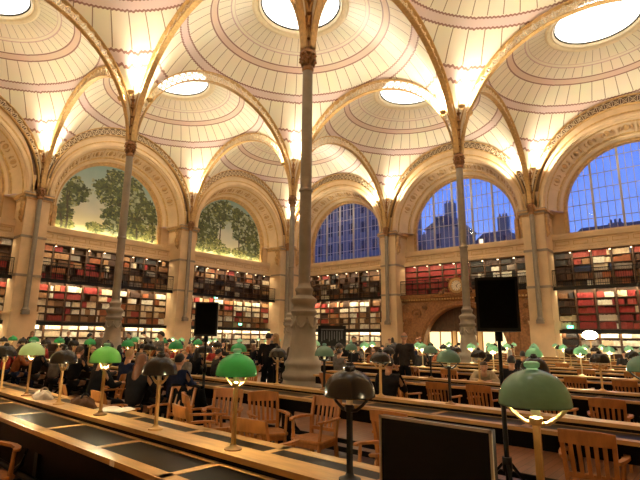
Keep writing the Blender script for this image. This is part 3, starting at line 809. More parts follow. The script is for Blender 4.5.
# galleries: deck on a bracketed edge, openwork iron railing
def railing(mb, f, s0, s1, t, z, n):
    for zz, h in ((z+1.0,.05),(z+.80,.025),(z+.12,.03)): fbox(mb, f, s0, s1, t-.02, t+.02, zz-h/2, zz+h/2)
    for k in range(n+1):
        s = s0+(s1-s0)*k/n
        w = .022 if k % 9 == 0 else .008
        fbox(mb, f, s-w, s+w, t-w, t+w, z, z+1.0 if k % 9 == 0 else z+.80)
    for k in range(n):
        s = s0+(s1-s0)*(k+.5)/n
        mb.tube([f(s+.035*math.cos(a), t, z+.9+.06*math.sin(a)) for a in [2*PI*q/6 for q in range(7)]], .008, 4, 0, caps=False)
for side, bay, wn in recess:
    sc = (bay+.5)*B; f = W(side)
    for lvl, zd in (('upper',4.80),('lower',2.26)):
        if side == 'right' and bay == 1 and lvl == 'lower': continue
        t = thing('gallery', '%s iron walkway along the bookcases under the %s' % (lvl, wn), 'gallery', f(sc,-.9,zd), 0, 'book galleries')
        o3 = Vector(t.location)
        def loc(mb): mb.v = [(a-o3.x, b-o3.y, c-o3.z) for a, b, c in mb.v]; return mb
        d = MB()
        dt = -.82 if lvl == 'upper' else -1.25
        fbox(d, f, sc-4.62, sc+4.62, T_FRONT+.01, dt, zd-.03, zd+.03)
        fbox(d, f, sc-4.62, sc+4.62, dt-.02, dt+.03, zd-.16, zd+.06)
        loc(d).build('deck', IRON, t)
        if lvl == 'upper':
            r = MB(); railing(r, f, sc-4.6, sc+4.6, dt, zd+.05, 81); loc(r).build('railing', IRON, t)
        l = MB(); fbox(l, f, sc-4.5, sc+4.5, -1.44, -1.38, zd-.06, zd-.035); loc(l).build('strip_light', LEDW, t)
# small bracket lights over the top shelf
br = MB(); br.bar((-1.52,0,7.05),(-1.22,0,7.12),.025,.03); br.bar((-1.25,0,7.13),(-1.22,0,6.98),.03,.03); BRM = None
bl = MB(); bl.box(-1.30,-1.18,-.05,.05,6.93,6.99); bl2 = MB(); bl2.box(-1.29,-1.19,-.04,.04,6.915,6.929)
BR1, BR2, BR3 = br.mesh('arm', [BRASS]), bl.mesh('head', [BRASS]), bl2.mesh('bulb', [LEDW])
for side, bay, wn in recess:
    sc = (bay+.5)*B
    for u in range(1, NBAY):
        if side == 'left' and bay == 2 and u > 1: continue
        if side == 'right' and bay == 2 and u > 4: continue
        s = sc+BX0+u*BXW; k = u if side == 'right' else NBAY-u
        t = thing('bracket_light', 'small brass bracket light, %s from the left along shelf tops under the %s' % (ORD[k], wn), 'light', (0,s,0) if side == 'right' else (s,0,0), 0 if side == 'right' else PI/2, 'bracket lights over the bookcases')
        for n, m in (('arm',BR1),('head',BR2),('bulb',BR3)):
            o = bpy.data.objects.new(n, m); COL.objects.link(o); o.parent = t; KIDS.setdefault(t.name, []).append(o)
# lights that stand for the tubes under each gallery and the row of bracket lights
def area(name, loc, sx, sy, e, col, rot):
    ld = bpy.data.lights.new(name, 'AREA'); ld.shape = 'RECTANGLE'; ld.size = sx; ld.size_y = sy; ld.energy = e; ld.color = col
    o = bpy.data.objects.new(name, ld); o.location = loc; o.rotation_euler = rot; COL.objects.link(o); return o
LE = (30, 60, 80)
for side, bay, wn in recess:
    sc = (bay+.5)*B
    for (z, t, e) in ((6.90,-1.15,LE[0]),(4.735,-1.30,LE[1]),(2.195,-1.41,LE[2])):
        if side == 'right' and bay == 1 and z < 6: continue
        # tilted towards the shelves
        if side == 'right': area('shelf_tube_light', (t,sc,z), 9.0, .06, e, (1,.80,.50), (math.radians(-25),0,-PI/2))
        else: area('shelf_tube_light', (sc,t,z), 9.0, .06, e, (1,.80,.50), (math.radians(-25),0,0))
    if side == 'left': area('mural_tube_light', (sc,-1.74,8.17), 7.2, .05, 32, (1,.85,.55), (math.radians(205),0,0))
# ================================================================ portal and clock under the middle window
def portal():
    f = W('right'); sc = 1.5*B; t = thing('portal', 'carved oak portal with a low round arch under the middle window', 'portal', (-1.4,sc,0))
    o3 = Vector(t.location)
    def loc(mb): mb.v = [(a-o3.x, b-o3.y, c-o3.z) for a, b, c in mb.v]; return mb
    b = MB(); R0, zc = 2.95, .95; N = 32; zt = 4.30
    # wall with the arch cut out, 0.5 thick
    for tt in (-1.0, -1.5):
        rows = []
        for k in range(N+1):
            th = PI*k/N; x, z = R0*math.cos(th), zc+R0*math.sin(th)
            sx = 4.62*(1 if math.cos(th) > 0 else -1)
            q = min(4.62/max(abs(math.cos(th)),1e-6), (zt-zc)/max(math.sin(th),1e-6))
            rows.append([f(sc+x,tt,z), f(sc+q*math.cos(th),tt,zc+q*math.sin(th))])
        b.grid(rows, 0, False)
        for sg in (-1,1): b.quad([f(sc+sg*R0,tt,0), f(sc+sg*4.62,tt,0), f(sc+sg*4.62,tt,zc), f(sc+sg*R0,tt,zc)], 0)
    rows = [[f(sc+R0*math.cos(PI*k/N),tt,zc+R0*math.sin(PI*k/N)) for tt in (-1.0,-1.5)] for k in range(N+1)]
    b.grid(rows, 0, False)
    for sg in (-1,1): b.quad([f(sc+sg*R0,-1.0,0), f(sc+sg*R0,-1.5,0), f(sc+sg*R0,-1.5,zc), f(sc+sg*R0,-1.0,zc)], 0)
    loc(b).build('arch_wall', CARVED, t)
    a = MB(); ring(a, f, sc, [(R0,-1.02),(R0,-.93),(R0+.09,-.90),(R0+.18,-.93),(R0+.20,-.88),(R0+.32,-.90),(R0+.34,-1.02)], zc=zc, n=N)
    # spandrel carving: scrolls and rosettes
    for sg in (-1,1):
        for cx, cz, r in ((3.4,3.45,.42),(4.1,2.9,.30),(2.75,3.85,.22),(4.25,3.75,.26)):
            P = [f(sc+sg*(cx+r*(1-q/22)*math.cos(q*.6)), -.97, cz+r*(1-q/22)*math.sin(q*.6)) for q in range(21)]
            a.tube(P, [.05-.0015*q for q in range(21)], 6)
            a.ball(f(sc+sg*cx,-.97,cz), .07, 8, 6)
        fbox(a, f, sc+sg*3.55-.12, sc+sg*3.55+.12, -1.0, -.90, 0, 2.2)
    loc(a).build('carving', CARVED, t)
    c = MB(); prof = [(-1.5,4.28),(-.98,4.28),(-.90,4.36),(-.88,4.50),(-.78,4.56),(-.74,4.72),(-.70,4.75),(-.70,4.80),(-1.5,4.80)]
    c.extr(prof, f(sc-4.62,0,0), f(sc+4.62,0,0), Vector(f(0,1,0)), 0)
    for k in range(46): fbox(c, f, sc-4.55+k*.2, sc-4.55+k*.2+.10, -.88, -.80, 4.40, 4.50, 1)
    loc(c).build('cornice', [CARVED, GOLD], t)
    # inside: dark tympanum, glazed doors with the lit room behind
    ty = MB()
    fbox(ty, f, sc-2.95, sc+2.95, -1.72, -1.66, 2.28, 3.95)
    for k in range(-6,7):
        x = k*.45; z1 = zc+math.sqrt(max(.1,R0*R0-x*x)); fbox(ty, f, sc+x-.025, sc+x+.025, -1.66, -1.62, 2.28, z1)
    fbox(ty, f, sc-2.95, sc+2.95, -1.66, -1.58, 2.24, 2.36)
    loc(ty).build('tympanum', CASEW, t)
    return t
portal()
f = W('right'); sc = 1.5*B
for n, (x0, x1) in enumerate(((-2.85,-1.05),(-.75,.75),(1.05,2.85))):
    d = MB()
    for x in (x0, (x0+x1)/2-.03, x1-.07): fbox(d, f, sc+x, sc+x+.07, -1.72, -1.62, 0, 2.26)
    for z in (0, .75, 2.18): fbox(d, f, sc+x0, sc+x1, -1.71, -1.63, z, z+.09)
    o = struct(d.build('door_%d' % (n+1), CARVED))
    g = MB(); fbox(g, f, sc+x0+.05, sc+x1-.05, -1.685, -1.675, .8, 2.2); g.build('lit_pane', DULL, o)
    p = MB(); fbox(p, f, sc+x0+.05, sc+x1-.05, -1.69, -1.67, .05, .78); p.build('door_panel', CARVED, o)
ck = thing('wall_clock', 'round clock in a carved scrolled surround on the railing above the portal', 'clock', (-.72,15.6,5.30))
m = MB(); m.xf(Matrix.Identity(4))
def disc_x(mb, r0, r1, x0, x1, n=32, mi=0):
    pr = [(r0,x0),(r1,x0),(r1,x1),(r0,x1),(r0,x0)]
    rows = [[(x, r*math.cos(2*PI*k/n), r*math.sin(2*PI*k/n)) for r, x in pr] for k in range(n+1)]
    mb.grid(rows, mi, False)
fc = MB(); fc.quad([(.05,.36*math.cos(2*PI*k/40),.36*math.sin(2*PI*k/40)) for k in range(40)])
for k in range(12):
    a = 2*PI*k/12; e = Vector((0,math.sin(a),math.cos(a))); s_ = Vector((0,math.cos(a),-math.sin(a)))
    fc.obox(Vector((.053,0,0))+e*.30, Vector((.003,0,0)), s_*.012, e*.035, 1)
fc.build('clock_face', [CLOCKF, BLACK], ck)
h = MB()
for a, L_, w in ((math.radians(-205),.20,.018),(math.radians(50),.28,.013)):
    e = Vector((0,math.sin(a),math.cos(a))); s_ = Vector((0,math.cos(a),-math.sin(a))); h.obox(Vector((.062,0,0))+e*(L_/2-.03), Vector((.003,0,0)), s_*w, e*L_/2)
h.build('hands', BLACK, ck)
r_ = MB(); disc_x(r_, .355, .44, 0, .09); disc_x(r_, .44, .52, -.02, .05); r_.build('rim', GOLD, ck)
su = MB(); disc_x(su, .50, .62, -.06, .03)
su.box(-.08,-.02,-.75,.75,-.62,-.42)
for sg in (-1,1):
    for cy, cz, r in ((.85,-.35,.22),(1.2,-.48,.14),(.62,.42,.14)):
        P = [(0, sg*(cy+r*(1-q/18)*math.cos(q*.6)), cz+r*(1-q/18)*math.sin(q*.6)) for q in range(17)]
        su.tube(P, .045, 6)
su.ball((0,0,.66), (.06,.14,.12), 10, 8)
su.build('surround', CARVED, ck)

# ================================================================ reading tables
ROWX = [28.08, 24.62, 21.16, 17.70, 14.24, 10.78, 7.32, 3.86]
ROWN = ['nearest table','second table','third table','fourth table','fifth table','sixth table','seventh table','farthest table']
STEP, Y0 = 1.012, 28.74
def yk(k): return Y0-STEP*k
def table(x, ya, yb, label, detail):
    t = thing('reading_table', label, 'table', (x,(ya+yb)/2,0), 0, None); yo = (ya+yb)/2; a, b = ya-yo, yb-yo
    for sg in (-1, 1):
        m = MB(); x0, x1 = sorted((sg*.11, sg*.58))
        # honey oak borders round the writing panels
        e0, e1 = sorted((sg*.478, sg*.59))
        m.box(e0, e1, a, b, .765, .802); i0, i1 = sorted((sg*.10, sg*.145)); m.box(i0, i1, a, b, .765, .802)
        m.box(x0, x1, a, b, .765, .795)
        for k in range(-3, 40):
            yy = yk(k)-yo
            if a < yy < b: m.box(x0, x1, yy-.035, yy+.035, .775, .802)
        m.build('tabletop', OAK, t)
        if detail:
            for k in range(-3, 40):
                y1, y2 = yk(k)-yo-.04, yk(k+1)-yo+.04
                if y2 > a and y1 < b:
                    p = MB(); q0, q1 = sorted((sg*.15, sg*.474)); p.box(q0, q1, y2, y1, .794, .8); p.build('writing_panel', LEATHER, t)
        else:
            p = MB(); q0, q1 = sorted((sg*.15, sg*.474))
            for k in range(-3, 40):
                y1, y2 = yk(k)-yo-.04, yk(k+1)-yo+.04
                if y2 > a and y1 < b: p.box(q0, q1, y2, y1, .794, .8)
            p.build('writing_panels', LEATHER, t)
        ap = MB(); a0, a1 = sorted((sg*.50, sg*.53)); ap.box(a0, a1, a+.02, b-.02, .60, .766); ap.build('apron', DARKW, t)
    s = MB(); s.box(-.10, .10, a, b, .70, .832); s.build('spine', DARKW, t)
    if x != ROWX[1]:
        cp = MB(); cp.box(-.02, .02, a+.05, b-.05, .03, .70); cp.build('under_shade_panel', DARKW, t)  # added dark board standing in for the shade under the table
    l = MB(); l.box(-.115, .115, a, b, .833, .87); l.build('lamp_ledge', OAK, t)
    n = max(2, int((b-a)/2.07)+1)
    for k in range(n):
        yy = a+.15+(b-a-.3)*k/(n-1); g = MB()
        g.box(-.06,.06,yy-.05,yy+.05,.05,.70); g.box(-.42,.42,yy-.045,yy+.045,0,.07)
        for sg in (-1,1):
            g.tube([(sg*.40,yy,.05),(sg*.20,yy,.22),(sg*.14,yy,.45),(sg*.30,yy,.62),(sg*.50,yy,.70)], .028, 6)
        g.build('table_support', IRON, t)
    r = MB(); 
    for sg in (-1,1): r.tube([(sg*.22,a,.14),(sg*.22,b,.14)], .035, 8)
    r.build('foot_rail', IRON, t)
    if detail == 2:
        for k in (0,):
            yy = 26.15-yo
            pl = MB(); pl.box(.59,.594,yy-.03,yy+.03,.765,.80); tag(pl.build('seat_plate', PAPER, t), 'small pale seat number plate')
    return t
table(ROWX[0], 14.2, 30.3, 'nearest long reading table with dark panels, running along the bottom left', 2)
table(ROWX[1], 3.0, 30.3, 'second long reading table, just behind the nearest, with chairs in front', 1)
table(ROWX[2], 22.0, 30.3, 'third reading table, right of the nearest pedestal', 1)
table(ROWX[2], 11.8, 18.6, 'third reading table, left of the nearest pedestal among the crowd', 0)
table(ROWX[3], 16.9, 30.3, 'fourth reading table from the front, right half of the hall', 0)
table(ROWX[4], 16.9, 30.3, 'fifth reading table from the front, right half of the hall', 0)
table(ROWX[5], 22.0, 30.3, 'sixth reading table from the front, right of the right column', 0)
table(ROWX[6], 16.9, 30.3, 'seventh reading table from the front, near the right bookcases', 0)
table(ROWX[7], 16.9, 30.3, 'farthest reading table along the right bookcases', 0)
table(ROWX[3], 4.0, 13.4, 'fourth reading table from the front, in the left crowd before the paintings', 0)
table(ROWX[4], 4.0, 13.4, 'fifth reading table from the front, in the left crowd before the paintings', 0)
table(ROWX[6], 4.0, 13.4, 'seventh reading table, in the crowd near the corner of the hall', 0)
def on_table(r, y):
    return {0: y > 15, 1: y > 3.2, 2: y > 22.1 or 11.9 < y < 18.5, 3: y > 17 or 4.1 < y < 13.3, 4: y > 17 or 4.1 < y < 13.3, 5: y > 22.1, 6: y > 17 or 4.1 < y < 13.3, 7: y > 17}[r]

# ================================================================ lamps
def shade_prof(r=.148, h=.146):
    P = [(r*1.01, -.004), (r*1.01, .006)]
    for k in range(1, 13):
        a = PI/2*k/12; P.append((max(.03, r*math.cos(a)**.92), .006+(h-.006)*math.sin(a)))
    inner = [(max(.025, p[0]-.006), p[1]-.006) for p in P[::-1]]
    return P+inner+[P[0]]
def lamp_proto(kind, detail=True):
    """kind: shade material, knob material, stem material; rim stands .43 above the ledge"""
    sh, kn, st, dark = kind
    zr = .455 if dark else .51
    t = thing('reading_lamp', 'x', 'lamp', (0,0,-50))
    s = MB(); s.lathe([(a, b_+zr) for a, b_ in shade_prof()], 32)
    sh_o = s.build('lamp_shade', sh, t)
    if detail:
        k = MB()
        if dark: k.lathe([(.034,zr+.138),(.036,zr+.16),(.024,zr+.17),(.026,zr+.18),(.0,zr+.184)], 16)
        else: k.lathe([(.030,zr+.140),(.022,zr+.150),(.032,zr+.158),(.034,zr+.172),(.024,zr+.180),(0,zr+.182)], 20)
        k.build('finial', kn, t)
        p = MB(); p.box(-.011,.011,-.014,.014,.02,zr-.07); p.lathe([(.022,zr-.09),(.028,zr-.08),(.028,zr-.06),(.016,zr-.05)], 12)
        p.build('stem', st, t)
        for sg in (-1,1):
            a = MB(); a.tube([(0,sg*.01,zr-.085),(0,sg*.05,zr-.078),(0,sg*.095,zr-.045),(0,sg*.14,zr+.004)], [.011,.010,.009,.008], 8); a.build('shade_arm', st, t)
        so = MB(); so.lathe([(.018,zr-.06),(.02,zr-.01),(.026,zr+.0),(.026,zr+.02),(.01,zr+.022)], 12); so.build('socket', IVORY, t)
        b = MB(); b.ball((0,0,zr+.055), (.028,.028,.038), 12, 8); b.build('bulb', BULB if not dark else IVORY, t)
        f_ = MB(); f_.lathe([(.0,0),(.062,0),(.062,.010),(.04,.018),(.026,.026),(.020,.04)], 24); f_.build('foot', st if dark else BRONZE, t)
    else:
        q = MB(); q.box(-.011,.011,-.013,.013,.0,zr-.05); q.lathe([(.0,0),(.085,0),(.06,.02),(.02,.04)], 12)
        for sg in (-1,1): q.tube([(0,sg*.01,zr-.085),(0,sg*.07,zr-.06),(0,sg*.14,zr+.004)], .01, 5)
        q.build('stem', st, t)
        if not dark:
            b = MB(); b.ball((0,0,zr+.03), (.035,.035,.05), 10, 6); b.build('bulb', BULB, t)
        k = MB(); k.lathe([(.030,zr+.138),(.022,zr+.15),(.034,zr+.165),(0,zr+.18)] if not dark else [(.034,zr+.138),(.030,zr+.165),(0,zr+.18)], 12); k.build('finial', kn, t)
    return t
KINDS = {'green':(SH_GREEN,SH_MINT,BRASS,False),'mint':(SH_MINT,SH_MINT,IVORY,False),'celadon':(SH_CELA,SH_MINT,BRASS,False),'lime':(SH_GLOW,SH_MINT,BRASS,False),'pale':(SH_GLOW_HI,SH_MINT,BRASS,False),'celadon_dark':(SH_CELA,SH_CELA,IRON,False),
         'dark':(SH_DARK,SH_DARK,BRASS,True),'dark_iron':(SH_DARK,SH_DARK,IRON,True)}
PROT = {}
KNAME = {'green':'lit green glass','mint':'pale mint glass','lime':'glowing lime green glass','pale':'brightly lit green glass','celadon':'dull celadon green','celadon_dark':'dull celadon green','dark':'dark bronze','dark_iron':'dark bronze'}
def lamp(kind, x, y, label, detail, group, watt=0):
    key = (kind, detail)
    if key not in PROT:
        t = PROT[key] = lamp_proto(KINDS[kind], detail); t.location = (x,y,.87); t['label'] = label; t['group'] = group
    else: t = dup(PROT[key], (x,y,.87), 0, label, group)
    if watt:
        ld = bpy.data.lights.new('lamp_bulb_light', 'POINT'); ld.energy = watt; ld.color = (1,.80,.48); ld.shadow_soft_size = .03
        lo = bpy.data.objects.new('lamp_bulb_light', ld); lo.location = (x,y,.91+.44); COL.objects.link(lo)
    return t
for r in range(8):
    cnt = {}
    cand = []
    for k in range(-1, 26):
        y = yk(k)
        if not on_table(r, y): continue
        u, v, kk = cam_uv((ROWX[r], y, 1.4))
        if not (-14 < u < 655): continue
        if k < 0 and r == 0: continue
        cand.append((u, k, y))
    cand.sort()
    for u, k, y in cand:
        dark = k % 2 == 1
        if r == 0: kind = {0:'celadon',1:'dark_iron',2:'green',3:'dark',4:'lime',5:'dark',6:'pale'}.get(k, 'dark' if dark else 'green')
        elif dark: kind = 'dark'
        elif r == 1: kind = 'celadon_dark' if k <= 4 else 'green'
        elif r == 2: kind = 'mint' if k == 2 else ('celadon_dark' if k < 7 else 'green')
        else: kind = 'mint'
        hue = 'dark' if dark else 'green'
        cnt[hue] = cnt.get(hue, 0)+1
        lab = '%s reading lamp, %s %s lamp from the left on the %s' % (KNAME[kind], ORD[cnt[hue]], hue, ROWN[r])
        if r == 0: watt = {0:30,2:50,4:60,6:100}.get(k, 0 if dark else 50)
        elif dark: watt = 0
        else: watt = 10 if kind.startswith('cel') else 20
        lamp(kind, ROWX[r], y, lab, r < 3, '%s lamps on the %s' % (hue, ROWN[r]), watt)

# ================================================================ chairs
def chair_proto():
    t = thing('armchair', 'x', 'chair', (0,0,0))
    s = MB()   # saddle seat, front towards +x
    pts = [(-.20,-.19),(-.20,.19),(.0,.235),(.17,.235),(.225,.17),(.235,0),(.225,-.17),(.17,-.235),(0,-.235)]
    n = len(pts)
    for z, k in ((.415,.97),(.425,1.0),(.445,1.0),(.455,.97)): s.v += [(x*k, y*k, z) for x, y in pts]
    for i in range(3):
        for j in range(n): s.f.append((i*n+j, i*n+(j+1)%n, (i+1)*n+(j+1)%n, (i+1)*n+j)); s.m.append(0); s.s.append(False)
    s.f += [tuple(range(n))[::-1], tuple(range(3*n, 4*n))]; s.m += [0,0]; s.s += [False,False]
    s.build('seat', OAKC, t)
    ap = MB(); ap.box(-.18,.19,-.2,-.18,.36,.42); ap.box(-.18,.19,.18,.2,.36,.42); ap.box(.17,.19,-.19,.19,.36,.42); ap.box(-.19,-.17,-.18,.18,.36,.42); ap.build('seat_rail', OAKC, t)
    for sx, sy in ((.18,.19),(.18,-.19)):
        l = MB(); l.tube([(sx+.01,sy*1.08,0),(sx,sy,.2),(sx,sy,.44),(sx-.02,sy*1.12,.655)], [.016,.022,.022,.017], 8); l.build('leg', OAKC, t)
    for sy in (.18,-.18):
        l = MB(); l.bar((-.25,sy*1.05,0),(-.19,sy,.43),.036,.042,0,(1,0,0)); l.bar((-.19,sy,.42),(-.215,sy*1.06,.66),.036,.042,0,(1,0,0)); l.bar((-.215,sy*1.06,.65),(-.28,sy*1.1,.885),.034,.038,0,(1,0,0)); l.build('leg', OAKC, t)
    c = MB(); rows = []
    for k in range(13):
        y = -.215+.43*k/12; x = -.272-.035*(1-(y/.215)**2); zt = .90+.012*(1-(y/.215)**2)
        rows.append([(x-.013,y,.79),(x+.013,y,.785),(x,y,zt),(x-.03,y,zt),(x-.013,y,.79)])
    c.grid(rows, 0, False); c.quad(rows[0][:4]); c.quad(rows[-1][:4]); c.build('crest_rail', OAKC, t)
    b = MB()
    for y in (-.128,-.064,0,.064,.128):
        b.bar((-.215-.015*(1-(y/.2)**2),y*.95,.53),(-.268-.03*(1-(y/.2)**2),y,.80),.032,.014,0,(1,0,0))
    b.bar((-.205,-.18,.525),(-.205,.18,.525),.04,.04); b.build('back_slats', OAKC, t)
    for sg in (-1,1):
        a = MB(); P = [(-.235,sg*.2,.665),(-.1,sg*.235,.668),(.05,sg*.25,.668),(.17,sg*.235,.665),(.215,sg*.20,.66)]
        for i in range(4): a.bar(P[i],P[i+1],.05,.026)
        a.ball((.205,sg*.205,.66),(.03,.03,.014),8,6); a.build('armrest', OAKC, t)
    x = MB(); x.tube([(-.22,.185,.16),(.185,.195,.16)],.013,6); x.tube([(-.22,-.185,.16),(.185,-.195,.16)],.013,6); x.tube([(0,.19,.16),(0,-.19,.16)],.013,6); x.build('stretcher', OAKC, t)
    return t
CH = None
def chair(x, y, deg, label, group='oak armchairs along the reading tables'):
    global CH
    rz = math.radians(deg)
    if CH is None:
        CH = chair_proto(); CH.location = (x,y,0); CH.rotation_euler = (0,0,rz); CH['label'] = label; CH['group'] = group; return CH
    return dup(CH, (x,y,0), rz, label, group)
NEAR = [
 (25.72,25.45,6,'oak armchair facing the viewer just left of the large dark bronze lamp'),
 (25.85,24.75,60,'oak armchair standing directly left of the one beside the bronze lamp'),
 (26.05,24.08,38,'oak armchair facing the viewer, behind the stem of the large lit green lamp'),
 (27.02,25.95,188,'low-set oak armchair just right of the large lit green lamp, close to the nearest table'),
 (27.00,24.92,165,'oak armchair left of the lit green lamp, slatted back just over the nearest table'),
 (26.35,24.10,150,'oak armchair behind the middle dark lamp, angled to the left'),
 (26.45,23.42,20,'oak armchair behind the dark lamp, next to the seated woman in black'),
 (26.45,26.92,-35,'oak armchair immediately right of the large dark bronze lamp stem'),
 (25.64,26.62,182,'oak armchair with crest rail at the left top corner of the monitor'),
 (25.32,28.37,184,'large oak armchair at bottom right, slatted back towards the viewer'),
 (27.05,23.05,175,'oak armchair back just left of the seated woman in black'),
 (27.02,21.85,165,'oak armchair at the left, behind the cluttered ledge of the nearest table'),
 (26.05,20.70,-15,'oak armchair at the far left edge, facing the viewer'),
 (22.10,25.42,182,'oak armchair behind the second table, left of the seated man'),
 (21.98,26.12,178,'oak armchair behind the second table, in front of the seated man'),
 (22.25,24.70,175,'oak armchair behind the second table beside the seated person in black'),
 (22.45,28.02,186,'oak armchair at the right edge, back to the viewer behind the second table'),
 (22.30,27.30,176,'oak armchair just left of the right-edge armchair, by the second table'),
 (22.1,22.95,160,'oak armchair by the right foot of the nearest pedestal'),
 (22.15,20.1,20,'oak armchair by the left foot of the nearest pedestal'),
 (29.02,24.52,95,'dark oak armchair cut by the lower left edge, near side of the nearest table'),
]
for x, y, d, lab in NEAR: chair(x, y, d, lab)
for r, ys in ((3,[27.8,26.9,26.0,25.0,24.1,23.0]),(4,[27.5,26.4,25.3,24.2]),(5,[27.2,26.1,25,23.9]),(6,[27.2,26.0,24.9])):
    for n, y in enumerate(ys[::-1]):
        for sd in (1,):
            x = ROWX[r]+sd*.85+(.05 if n % 2 else -.05)
            chair(x, y-.1, 180, 'oak armchair, %s from the left along the near side of the %s' % (ORD[n+1], ROWN[r]))
# ================================================================ people
SKIN = mat('skin', (.55,.30,.19), .5, var=.06)
LIP = mat('lips', (.38,.12,.09), .5); EYEW = mat('eye_white', (.7,.66,.6), .3, var=.03); EYED = mat('eye_dark', (.02,.012,.01), .2)
CLOTH = {n: mat('cloth_'+n, c, .85 , var=.25, scale=14, spec=.12) for n, c in (('black',(.008,.008,.010)),('charcoal',(.03,.028,.028)),('brown',(.10,.05,.025)),('grey',(.16,.145,.13)),
   ('beige',(.42,.33,.22)),('white',(.68,.62,.54)),('red',(.34,.04,.035)),('navy',(.015,.022,.06)),('green',(.05,.08,.04)),('rust',(.30,.10,.04)),('pink',(.50,.22,.20)))}
HAIRC = {n: mat('hair_'+n, c, .5, var=.3, scale=20, stretch=(1,1,.2)) for n, c in (('black',(.008,.006,.005)),('brown',(.045,.022,.010)),('auburn',(.13,.05,.02)),('grey',(.25,.23,.2)),('blond',(.32,.19,.08)))}
def skinned(nodes, edges, root, sub=1):
    """one surface grown round connected joints: nodes name -> (pos, radius)"""
    names = list(nodes); ix = {n: i for i, n in enumerate(names)}
    me = bpy.data.meshes.new('grow'); me.from_pydata([nodes[n][0] for n in names], [(ix[a], ix[b]) for a, b in edges], [])
    o = bpy.data.objects.new('grow', me); COL.objects.link(o)
    m = o.modifiers.new('skin', 'SKIN'); m.use_smooth_shade = True
    s = o.modifiers.new('sub', 'SUBSURF'); s.levels = sub; s.render_levels = sub
    for n in names:
        r = nodes[n][1]; r = r if isinstance(r, tuple) else (r, r)
        me.skin_vertices[0].data[ix[n]].radius = r; me.skin_vertices[0].data[ix[n]].use_root = (n == root)
    dg = bpy.context.evaluated_depsgraph_get(); dg.update()
    out = bpy.data.meshes.new_from_object(o.evaluated_get(dg)); bpy.data.objects.remove(o); bpy.data.meshes.remove(me)
    return out
POSE = {
 'stand': dict(pelvis=(0,0,.96), spine=(-.01,0,1.14), chest=(0,0,1.34), neck=(-.005,0,1.47), head=(.015,0,1.63),
   sh=(0,.17,1.41), el=(-.03,.235,1.14), wr=(.08,.235,.91), hip=(0,.085,.93), kn=(.02,.095,.50), an=(-.02,.10,.09), toe=(.14,.12,.045)),
 'photo': dict(pelvis=(0,0,.96), spine=(-.01,0,1.14), chest=(0,0,1.34), neck=(.0,0,1.47), head=(.02,0,1.63),
   sh=(0,.17,1.42), el=(.24,.24,1.38), wr=(.42,.10,1.60), hip=(0,.085,.93), kn=(.02,.095,.50), an=(-.02,.10,.09), toe=(.14,.12,.045)),
 'fold': dict(pelvis=(0,0,.96), spine=(-.01,0,1.14), chest=(0,0,1.34), neck=(-.005,0,1.47), head=(.03,0,1.625),
   sh=(0,.17,1.41), el=(-.01,.24,1.12), wr=(.26,.10,1.17), hip=(0,.085,.93), kn=(.02,.095,.50), an=(-.02,.10,.09), toe=(.14,.12,.045)),
 'lean': dict(pelvis=(-.02,0,.545), spine=(.03,0,.73), chest=(.16,0,.89), neck=(.235,0,.985), head=(.30,0,1.10),
   sh=(.17,.17,.95), el=(.28,.26,.80), wr=(.45,.10,.845), hip=(.02,.09,.53), kn=(.43,.12,.51), an=(.40,.11,.09), toe=(.55,.13,.045)),
 'sit': dict(pelvis=(-.02,0,.545), spine=(-.03,0,.74), chest=(.03,0,.95), neck=(.05,0,1.075), head=(.085,0,1.225),
   sh=(.04,.17,1.02), el=(.15,.245,.80), wr=(.38,.13,.845), hip=(.02,.09,.53), kn=(.43,.12,.51), an=(.40,.11,.09), toe=(.55,.13,.045)),
}
def head_mesh(mb, c, mats=(0,1,2,3), tilt=0.0):
    """head with brow, nose, mouth, chin, ears; faces +x"""
    c = Vector(c); h = MB(); NU, NV = 20, 14; rows = []
    for i in range(NV+1):
        t = PI*i/NV; z = -math.cos(t); row = []
        for j in range(NU):
            a = 2*PI*j/NU; ca, sa = math.cos(a), math.sin(a); s = math.sin(t)
            x = .092*s*ca; y = .074*s*sa; zz = .118*z
            if z < -.2: 
                k = 1+.28*(z+.2); y *= k; x *= (1+.12*(z+.2)) if ca > 0 else (1+.55*(z+.2))
            if ca > 0:
                f = ca**6*s
                if -.35 < z < .12: x += .024*math.exp(-((z+.20)/.14)**2)*ca**40
                x -= .007*f*math.exp(-((z-.08)/.10)**2)*(1 if abs(sa) > .2 else .2)
                x += .004*f*math.exp(-((z-.28)/.12)**2)
                x += .007*math.exp(-((z+.82)/.16)**2)*ca**8
            row.append((x, y, zz))
        rows.append(row)
    h.grid(rows, mats[0], True, True)
    for sg in (-1,1):
        h.ball((.074,sg*.031,.012), (.012,.014,.010), 8, 6, mats[2]); h.ball((.083,sg*.031,.012), (.006,.0065,.0065), 6, 4, mats[3])
        h.ball((-.005,sg*.077,-.005), (.020,.008,.032), 8, 6, mats[0])
        h.obox((.083,sg*.031,.034), (.004,0,0), (0,.017,sg*-.002), (0,0,.0035), mats[3])
    h.ball((.079,0,-.058), (.010,.024,.006), 10, 5, mats[1]); h.ball((.078,0,-.067), (.010,.020,.006), 10, 5, mats[1])
    h.tube([(-.02,0,-.08),(-.03,0,-.19)], [.055,.058], 12, mats[0])
    M = Matrix.Translation(c) @ Matrix.Rotation(tilt, 4, 'Y'); h.xf(M); mb.add(h)
